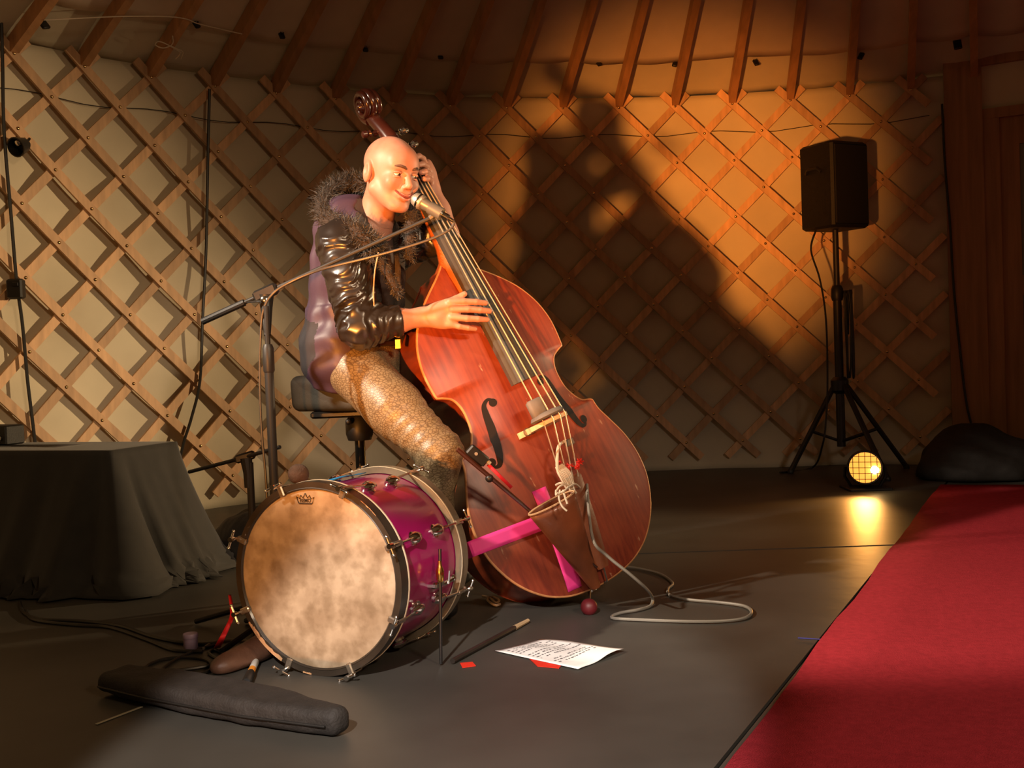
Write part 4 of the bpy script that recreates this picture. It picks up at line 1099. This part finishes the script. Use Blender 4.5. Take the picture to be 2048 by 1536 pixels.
# ------------------------------------------------------------------ draped table at the left
MT.update(cloth=mat('black_drape', (.014,.0125,.010), .85, var=.2, scale=20, sheen=.12), casefab=mat('black_case_fabric', (.012,.010,.009), .7, var=.3, scale=30, bump=.1, bscale=120))
TZ = .50
FR = atz(222, 903, TZ)[:2]; BR = atz(350, 885, TZ)[:2]; e1 = BR-FR
dirL = np.array([-.93, .37]); FLc = FR+dirL*1.3; BLc = BR+dirL*1.3
per = []
def seg(a, b, n, c=False): return [a+(b-a)*t for t in np.linspace(0, 1, n, endpoint=False)]
per = seg(FLc, FR, 46)+seg(FR, BR, 26)+seg(BR, BLc, 40)+seg(BLc, FLc, 20); per = np.array(per); npz = len(per)
ctr = per.mean(0)
nrm_ = np.zeros_like(per)
for i in range(npz):
    t = per[(i+3) % npz]-per[i-3]; t /= np.linalg.norm(t)+1e-9; nrm_[i] = (t[1], -t[0])
table = tag(empty('draped_table', (FR[0], FR[1], 0)), 'low table fully covered by black cloth at the far left', 'table')
m = MB(); G = []
ph = np.arange(npz)
for r in (.05, .5, .9, .985): G.append([(*(ctr+(p-ctr)*r), TZ+.003) for p in per])
for v in np.linspace(0, 1, 26):
    row = []
    for i in range(npz):
        fold = .5*math.sin(i*.62+.8*math.sin(i*.21))+.5*math.sin(i*1.31+1.1)
        cornr = math.exp(-((i-46)/4.5)**2)
        off = .008+.215*v**1.25*(1+.06*math.sin(i*.23))+(.010+.012*(i < 44))*fold*v**.9+.085*cornr*v*math.sin(i*.95+.4)
        z = TZ*(1-v)**1.0; 
        if v > .86: off += .03*math.sin(i*.9)*(v-.86)/.14+.018*math.sin(i*2.3+v*30); z = max(.006, z+.022*math.sin(i*1.7+v*40)*(1-v)*6)
        row.append((per[i][0]+nrm_[i][0]*off, per[i][1]+nrm_[i][1]*off, z+.002))
    G.append(row)
m.grid(G, closed=True); m.build('black_tablecloth', MT['cloth'], table, ang=180, solid=.003)
m = MB(); tc_ = (FR+BR+FLc+BLc)/4; 
m.prism([tuple(ctr+(p-ctr)*.97) for p in (FR, BR, BLc, FLc)], TZ-.03, TZ-.004); m.build('table_board', MT['black'], table, smooth=False)
for c in (FR, BR, FLc, BLc):
    q = ctr+(c-ctr)*.90; m = MB(); m.rod((*q, .0), (*q, TZ-.03), .018, 8); m.build('leg', MT['blackmetal'], table)
a_ = atz(6, 893, TZ); amp = tag(empty('small_amplifier', tuple(a_)), 'small black amplifier box with knob on the draped table', 'amplifier')
m = MB(); m.bevbox(a_+np.array([-.03,.05,.045]), (.16,.10,.08), .006, np.array(Matrix.Rotation(-.38, 3, 'Z'))); m.build('box', MT['cabinet'], amp)
m = MB(); m.lathe([(.010,0),(.010,.012)], a_+np.array([.0,-.01,.035]), (-.37,-.93,0), 12); m.build('knob', MT['dullsteel'], amp)
# soft black bags behind the drum and by the door
def blob(name, fn, lo, hi, h, mt, label, cat, parts_=()):
    V, Q = surfnet(fn, lo, hi, h); o = build_raw(name, V, Q, MT[mt], ang=180); return tag(o, label, cat)
c = atz(505, 1130, 0); c[1] += .20
blob('equipment_bag', lambda p: smax(smin(ell(p, c+np.array([0,.05,.05]), (.22,.24,.14)), ell(p, c+np.array([.10,-.02,.07]), (.16,.16,.13)), .06)+.012*wob(p, 16, 51)+.006*wob(p, 40, 52), .004-p[:, 2], .01),
     c-np.array([.36,.34,.02]), c+np.array([.36,.40,.26]), .010, 'casefab', 'soft black equipment bag on floor between table and drum', 'bag')
c2 = np.array([2.62, 6.12, 0])
blob('black_cloth_heap', lambda p: smax(smin(ell(p, c2+np.array([0,0,.03]), (.36,.24,.20)), ell(p, c2+np.array([-.06,.06,.10]), (.20,.17,.20)), .1)+.02*wob(p, 10, 61)+.006*wob(p, 30, 62), .004-p[:, 2], .01),
     c2-np.array([.62,.45,.02]), c2+np.array([.62,.45,.45]), .016, 'casefab', 'heap of black cloth on the floor before the door', 'cloth')

# ------------------------------------------------------------------ microphone stands
MT.update(micgrey=mat('mic_body', (.20,.19,.165), .35, .5, var=.1), micball=mat('mic_mesh', (.45,.42,.36), .45, .7, var=.3, scale=300), standblack=mat('stand_black', (.020,.019,.018), .55, .0, var=.15, spec=.35))
MSD = 3.19
mb = atz(546, 1238, 0); mbx = at(535, 612, MSD); base = np.array([mbx[0]-.004, MSD, 0])
ms = tag(empty('microphone_stand', tuple(base)), 'tall black boom microphone stand behind the drum', 'microphone stand')
zc_ = mbx[2]
m = MB(); m.rod(base+Zv*.05, base+Zv*at(540,742,MSD)[2], .0135, 12); m.build('lower_tube', MT['standblack'], ms)
m = MB(); m.rod(base+Zv*(at(540,742,MSD)[2]-.03), base+Zv*zc_, .0078, 10); m.build('upper_tube', MT['standblack'], ms)
m = MB(); m.lathe([(.014,0),(.0165,.006),(.0165,.070),(.012,.082)], base+Zv*at(540,745,MSD)[2], (0,0,1), 14); m.build('grip_clutch', MT['rubber'], ms)
bl, br_ = at(405, 643, MSD+.06), at(872, 431, MSD-.02); bdv = (br_-bl)/np.linalg.norm(br_-bl)
m = MB(); m.tube([bl, bl+bdv*.14, bl+bdv*.141, br_], [.0105,.0105,.0062,.0062], 10); m.build('boom_arm', MT['standblack'], ms)
tp_ = bl+bdv*np.dot(mbx-bl, bdv)
m = MB(); m.bevbox(tp_, (.075,.030,.034), .006, np.array([bdv, np.cross(Zv, bdv)/np.linalg.norm(np.cross(Zv, bdv)), np.cross(bdv, np.cross(Zv, bdv)/np.linalg.norm(np.cross(Zv, bdv)))]).T)
m.tube([tp_-Zv*.005, tp_-Zv*.045, base+Zv*(zc_-.085)], [.024,.018,.010], 12, flat=.8, up=(0,1,0)); hn = m.build('boom_swivel', MT['black'], ms)
m = MB(); m.lathe([(.011,0),(.011,.006),(.006,.009)], tp_+np.array([.0,-.018,-.022]), (0,-1,0), 14); m.rod(tp_+np.array([-.0,-.02,-.024]), tp_+np.array([-.052,-.022,-.026]), .0035, 8); m.build('swivel_knob', MT['steel'], hn)
for a in (10, 130, 235):
    d = np.array([math.cos(math.radians(a)), math.sin(math.radians(a)), 0]); m = MB(); m.tube([base+Zv*.075+d*.012, base+d*.22+Zv*.010], .0085, 8); m.build('leg', MT['standblack'], ms)
m = MB(); m.lathe([(.022,-.03),(.026,0),(.022,.03)], base+Zv*.075, (0,0,1), 12); m.build('leg_hub', MT['black'], ms)
mic0, mic1 = at(838, 402, MSD-.03), at(898, 437, MSD-.05); md = (mic1-mic0)/np.linalg.norm(mic1-mic0)
mic = tag(empty('microphone', tuple(br_)), 'grey ball head vocal microphone at the mouth of the player', 'microphone')
m = MB(); m.lathe([(.006,-.024),(.017,-.017),(.0215,-.004),(.0225,.006),(.021,.014)], mic0, md, 20); gb = m.build('mesh_head', MT['micball'], mic, ang=80)
m = MB(); m.lathe([(.0228,-.002),(.0235,.001),(.0228,.004)], mic0, md, 20); m.build('band', MT['steel'], gb)
L_ = np.linalg.norm(mic1-mic0)
m = MB(); m.lathe([(.0195,.014),(.0175,.022),(.0125,L_*.70),(.0115,L_*.75)], mic0, md, 18); m.build('handle', MT['micgrey'], mic)
m = MB(); m.lathe([(.0100,L_*.75),(.0100,L_*.98),(.0055,L_*1.0),(.005,L_*1.15)], mic0, md, 14); m.build('connector', MT['steel'], mic)
m = MB(); cc = mic0+md*L_*.55; m.lathe([(.0185,-.02),(.0185,.022)], cc, md, 14); m.tube([cc-Zv*.010, br_+Zv*.004, br_-bdv*.02], [.010,.009,.0085], 8); m.build('clip', MT['micgrey'], mic)
m = MB(); cb = [mic1+md*.012, at(908,446,MSD-.05), at(898,460,MSD-.05), at(862,478,MSD-.05), at(800,498,MSD-.05), at(730,517,MSD-.045), at(660,534,MSD-.03), at(625,545,MSD-.01), at(585,562,MSD), at(548,585,MSD+.0), at(527,620,MSD+.01), at(521,680,MSD+.02), at(520,780,MSD+.02), at(524,870,MSD+.02), at(532,960,MSD+.02), at(538,1100,MSD+.02), at(540,1225,MSD+.02)]
m.tube(spline(cb, 6), .0038, 7); tag(m.build('microphone_cable', mat('grey_cable', (.055,.05,.045), .4, var=.1)), 'grey cable sagging under the boom from the microphone', 'cable')
# short boom stand behind the drum
s2 = at(496, 912, 3.30); b2 = np.array([s2[0]+.004, 3.30, 0])
st2 = tag(empty('short_boom_stand', tuple(b2)), 'short black boom stand behind the left of the drum', 'microphone stand')
m = MB(); m.rod(b2+Zv*.05, b2+Zv*(s2[2]-.02), .011, 10); m.build('tube', MT['standblack'], st2)
m = MB(); m.tube([at(378,944,3.42), at(470,920,3.33), at(560,894,3.22)], .0058, 8); m.build('boom_arm', MT['standblack'], st2)
m = MB(); m.bevbox(at(490,914,3.305), (.060,.024,.026), .005, np.array(Matrix.Rotation(-.25, 3, 'Y'))); m.tube([at(492,916,3.30), at(496,945,3.30), at(497,975,3.30)], [.018,.014,.012], 10); m.build('swivel', MT['black'], st2)
for a in (-80, 40, 160):
    d = np.array([math.cos(math.radians(a)), math.sin(math.radians(a)), 0]); m = MB(); m.tube([b2+Zv*.07+d*.01, b2+d*.22+Zv*.009], .008, 8); m.build('leg', MT['standblack'], st2)
# felt beater standing behind the drum
MT.update(felt=mat('brown_felt', (.10,.062,.045), .95, var=.25, scale=40, bump=.3, bscale=150))
bt = at(597, 948, 3.16); bb = np.array([bt[0]-.004, 3.17, 0]); bea = tag(empty('pedal_beater', tuple(bb)), 'brown felt beater rising behind the top of the drum', 'beater')
m = MB(); m.ball(bt, .031, 16, 10, sc=(1,.8,.95)); m.build('felt_head', MT['felt'], bea)
m = MB(); m.rod(bt, bb+Zv*.03, .0045, 8); m.build('shaft', MT['steel'], bea)
m = MB(); m.bevbox(bb+np.array([0,.05,.013]), (.09,.22,.026), .006); m.build('pedal_plate', MT['blackmetal'], bea)

# ------------------------------------------------------------------ floor clutter
def floortube(name, px, r, mt, label, cat='cable', z=None, closed=False):
    P = [atz(x, y, r if z is None else z[i]) for i, (x, y) in enumerate(px)]
    m = MB(); m.tube(spline(P, 8, closed), r, 7, closed=closed); return tag(m.build(name, MT[mt] if isinstance(mt, str) else mt), label, cat)
greyc = mat('pale_grey_cable', (.22,.20,.17), .45, var=.1)
q_ = [bw((.055,-.075,.30)), at(1185,1075,3.30), at(1215,1112,3.30), at(1262,1150,3.28), at(1293,1178,3.3), atz(1305,1197,.02), atz(1300,1212,.006), atz(1275,1220,.006), atz(1240,1226,.006), atz(1225,1236,.006), atz(1290,1240,.006), atz(1380,1243,.006), atz(1450,1242,.006), atz(1490,1236,.006), atz(1503,1224,.006), atz(1488,1212,.006), atz(1440,1205,.006), atz(1375,1199,.006), atz(1340,1190,.006), atz(1336,1178,.006), atz(1345,1166,.006), atz(1320,1148,.006), atz(1270,1136,.006), atz(1235,1133,.006)]
m = MB(); m.tube(spline(q_, 8), .0048, 7); tag(m.build('pickup_cable', greyc), 'pale grey cable looping over the floor right of the bass', 'cable')
floortube('floor_cable', [(40,1205),(48,1225),(80,1238),(160,1242),(240,1252),(300,1272),(350,1283),(400,1288),(440,1286)], .0055, 'cable', 'upper black cable trailing from the draped table to the drum')
floortube('floor_cable', [(52,1220),(70,1240),(150,1250),(220,1255),(290,1278),(340,1298),(370,1302),(405,1303)], .0055, 'cable', 'lower black cable trailing from the draped table to the lilac jar')
floortube('coiled_floor_cable', [(430,1290),(395,1300),(350,1320),(325,1340),(340,1352),(385,1352),(420,1340),(418,1322),(380,1315),(330,1318),(297,1330),(292,1341),(320,1343),(380,1338),(430,1328),(450,1312),(430,1300),(418,1306),(440,1318),(480,1316),(500,1300)], .0048, 'cable', 'loose coil of black cable on the floor beside the brown pouch')
floortube('thin_floor_cable', [(405,1298),(430,1284),(470,1280),(520,1286),(560,1290)], .0045, greyc, 'pale cable end disappearing under the drum')
# lilac jar
MT.update(lilac=mat('lilac_plastic', (.40,.30,.46), .45, var=.06), pouch=mat('brown_pouch_leather', (.13,.060,.035), .5, var=.3, scale=20, bump=.2, bscale=60),
          white=mat('white_plastic', (.75,.72,.65), .4, var=.03), orange=mat('orange_band', (.75,.28,.03), .4, var=.05), bag=mat('black_padded_bag', (.017,.014,.012), .75, var=.25, scale=30, bump=.25, bscale=160),
          paper=mat('white_paper', (.86,.85,.84), .7, var=.02, bump=.05, bscale=20), ink=mat('ink', (.10,.09,.10), .7, var=.1), redcard=mat('red_patch', (.70,.03,.012), .6, var=.1), bluetape=mat('blue_marking_tape', (.06,.07,.35), .6, var=.1), paletape=mat('pale_marking_tape', (.40,.38,.30), .6, var=.1),
          stickwood=mat('stick_wood', (.42,.30,.17), .5, var=.15), redstrap=mat('red_strap', (.60,.015,.03), .6, var=.1))
j = atz(382, 1297, 0); jar = tag(empty('lilac_jar', tuple(j)), 'small lilac jar with lid standing on the floor', 'jar')
m = MB(); m.lathe([(.018,.0005),(.0195,.003),(.0195,.030)], j, (0,0,1), 20); m.build('jar_body', MT['lilac'], jar)
m = MB(); m.lathe([(.0205,.030),(.0210,.032),(.0210,.041),(.0195,.0435)], j, (0,0,1), 20); m.build('jar_lid', MT['lilac'], jar)
# brown leather pouch
a_, b_ = atz(428, 1352, 0), atz(548, 1305, 0); c = (a_+b_)/2; d = (b_-a_)[:2]/np.linalg.norm((b_-a_)[:2]); Rp = np.stack([np.array([d[0],d[1],0]), np.array([-d[1],d[0],0]), Zv], 1)
def pch(p):
    q = (p-c) @ Rp; t = np.clip((q[:, 0]+.11)/.22, 0, 1)
    d_ = ell(q, (0,0,.018), (.115,.048,.026)); d_ = smin(d_, cap(q, (-.085,0,.016), (.08,0,.042), .020, .024), .03)
    return smax(d_+.003*wob(p, 50, 71), .002-q[:, 2], .004)
V, Q = surfnet(pch, c-np.array([.16,.16,.01]), c+np.array([.16,.16,.09]), .004); po = build_raw('leather_pouch', V, Q, MT['pouch'], ang=180); tag(po, 'brown leather pouch lying on the floor against the drum', 'pouch')
m = MB(); m.tube([c+Rp @ np.array([x, -.040+.012*(x/.1)**2, .024+.05*max(x,0)]) for x in np.linspace(-.09,.08,10)], .0022, 6); m.build('zip', MT['dullsteel'], po)
# marker pen / torch
a_, b_ = atz(493, 1364, .012), atz(512, 1322, .012); d = (b_-a_)/np.linalg.norm(b_-a_); L_ = np.linalg.norm(b_-a_)
tor = tag(empty('pocket_torch', tuple(a_)), 'small black torch with orange and white bands beside the pouch', 'torch')
m = MB(); m.lathe([(.009,0),(.0115,.004),(.0115,L_*.38),(.009,L_*.45)], a_, d, 14); m.build('torch_head', MT['black'], tor)
m = MB(); m.lathe([(.0095,L_*.45),(.0095,L_*.60)], a_, d, 14); m.build('orange_band', MT['orange'], tor)
m = MB(); m.lathe([(.0092,L_*.60),(.0092,L_*.95),(.006,L_)], a_, d, 14); m.build('white_body', MT['white'], tor)
# red strap hanging on the stand leg left of the drum
m = MB(); P = spline([at(459,1190,2.93), at(463,1215,2.90), at(463,1235,2.88), at(452,1260,2.86), at(442,1280,2.85), atz(434,1296,.006)], 5)
G = [[p+np.array([-.007,0,0])*w_, p+np.array([.007,.004,0])*w_] for p, w_ in zip(P, np.linspace(.5, 1.2, len(P)))]
m.grid(G); tag(m.build('red_strap', MT['redstrap'], solid=.002), 'red strap hanging down at the left edge of drum', 'strap')
# long padded black bag in the foreground
A_, B_ = atz(238, 1382, 0), atz(672, 1470, 0); d = (B_-A_); Lb = np.linalg.norm(d); d /= Lb; n = np.array([-d[1], d[0], 0]); Rg = np.stack([d, n, Zv], 1)
def bagf(p):
    q = (p-A_) @ Rg; t = np.clip(q[:, 0]/Lb, 0, 1)
    w2 = np.interp(t, [0,.25,.7,1], [.058,.068,.062,.030]); hgt = np.interp(t, [0,.5,1], [.022,.028,.026])
    x = np.maximum(np.abs(q[:, 0]-Lb/2)-Lb/2, 0); y = np.maximum(np.abs(q[:, 1])-w2+.024, 0); z = np.maximum(np.abs(q[:, 2]-.032)-hgt+.020, 0)
    d_ = np.sqrt(x*x+y*y+z*z)-.024
    return smax(d_+.0035*wob(p, 24, 81)+.0015*wob(p, 70, 82), .002-q[:, 2], .004)
V, Q = surfnet(bagf, np.minimum(A_, B_)-np.array([.10,.10,.01]), np.maximum(A_, B_)+np.array([.10,.10,.09]), .0055)
bg = build_raw('padded_bag', V, Q, MT['bag'], ang=180); tag(bg, 'long black padded bag lying on the floor in the foreground', 'bag')
m = MB(); m.tube([A_+d*t*Lb-n*(np.interp(t,[0,.25,.7,1],[.060,.070,.064,.034]))+Zv*.028 for t in np.linspace(0,1,24)], .0028, 6); m.build('zip', MT['black'], bg)
# song sheet
pc = [atz(*p, .002) for p in ((990,1303),(1083,1284),(1248,1303),(1156,1340))]
m = MB(); G = []
def shp(u, v):
    p = (pc[0]*(1-u)+pc[3]*u)*(1-v)+(pc[1]*(1-u)+pc[2]*u)*v
    return p+Zv*(.002+.016*max(0, u-.55)*max(0, 1-abs(v-.6)*1.5)+.006*math.sin(u*5)*math.sin(v*4)**2+.006*v*v)
for u in np.linspace(0, 1, 14): G.append([shp(u, v) for v in np.linspace(0, 1, 14)])
m.grid(G); pa = tag(m.build('song_sheet', MT['paper'], ang=180, solid=.0006), 'white sheet of handwritten lines lying on stage before the bass', 'paper')
m = MB()
for i in range(13):
    u = .10+i*.052; v = .10
    while v < .9:
        L2 = .015+.045*rng.random()
        if rng.random() < .8 and (i not in (4, 9)):
            k = [shp(u-.008, v), shp(u+.008, v), shp(u+.008, v+L2), shp(u-.008, v+L2)]; m.add([q+Zv*.0009 for q in k], [(0,1,2,3)])
        v += L2+.012+.02*rng.random()
tag(m.build('handwriting', MT['ink'], pa, smooth=False), kind='stuff')
m = MB(); rc = [atz(*p, 0) for p in ((1058,1318),(1088,1316),(1124,1330),(1118,1338),(1075,1334))]
m.prism([tuple(p[:2]) for p in rc], .001, .0022); tag(m.build('red_patch', MT['redcard'], smooth=False), 'small flat red patch at the edge of the song sheet', 'card')  # thin flat red patch beside the sheet
m = MB(); rc = [atz(*p, 0) for p in ((920,1327),(945,1325),(952,1333),(925,1337))]; m.prism([tuple(p[:2]) for p in rc], .001, .002); tag(m.build('red_scrap', MT['redcard'], smooth=False), 'tiny red scrap on the floor right of the drum', 'scrap')
def strip(name, p, q, w2, mt, label):
    a, b = atz(*p, 0)[:2], atz(*q, 0)[:2]; t = (b-a)/np.linalg.norm(b-a); n = np.array([-t[1], t[0]])*w2
    m = MB(); m.prism([tuple(a-n), tuple(b-n), tuple(b+n), tuple(a+n)], .0016, .0024); tag(m.build(name, MT[mt], smooth=False), label, 'tape')
strip('marking_tape', (1596, 1277), (1658, 1281), .004, 'bluetape', 'short blue tape mark on stage near the red carpet edge')
strip('marking_tape', (192, 1450), (284, 1415), .004, 'paletape', 'thin pale tape line on stage beside the padded bag')
a_, b_ = atz(1056, 1241, .009), atz(905, 1322, .009); dr = tag(empty('drum_stick', tuple(b_)), 'wooden stick with pale tip on floor right of drum', 'stick')
m = MB(); m.tube([b_, b_+(a_-b_)*.8], .0075, 8); m.build('stick_shaft', MT['leggrey'], dr)
m = MB(); m.tube([b_+(a_-b_)*.8, a_], [.0078,.006], 8); m.build('pale_tip', MT['stickwood'], dr)
m = MB(); m.tube(spline([atz(x, y, .008) for x, y in ((965,1192),(980,1196),(992,1206),(998,1200),(985,1194),(975,1200),(990,1210),(1000,1208))], 5), .004, 6)
tag(m.build('cord_knot', MT['string']), 'small knotted tan cord on floor between drum and bass', 'cord')
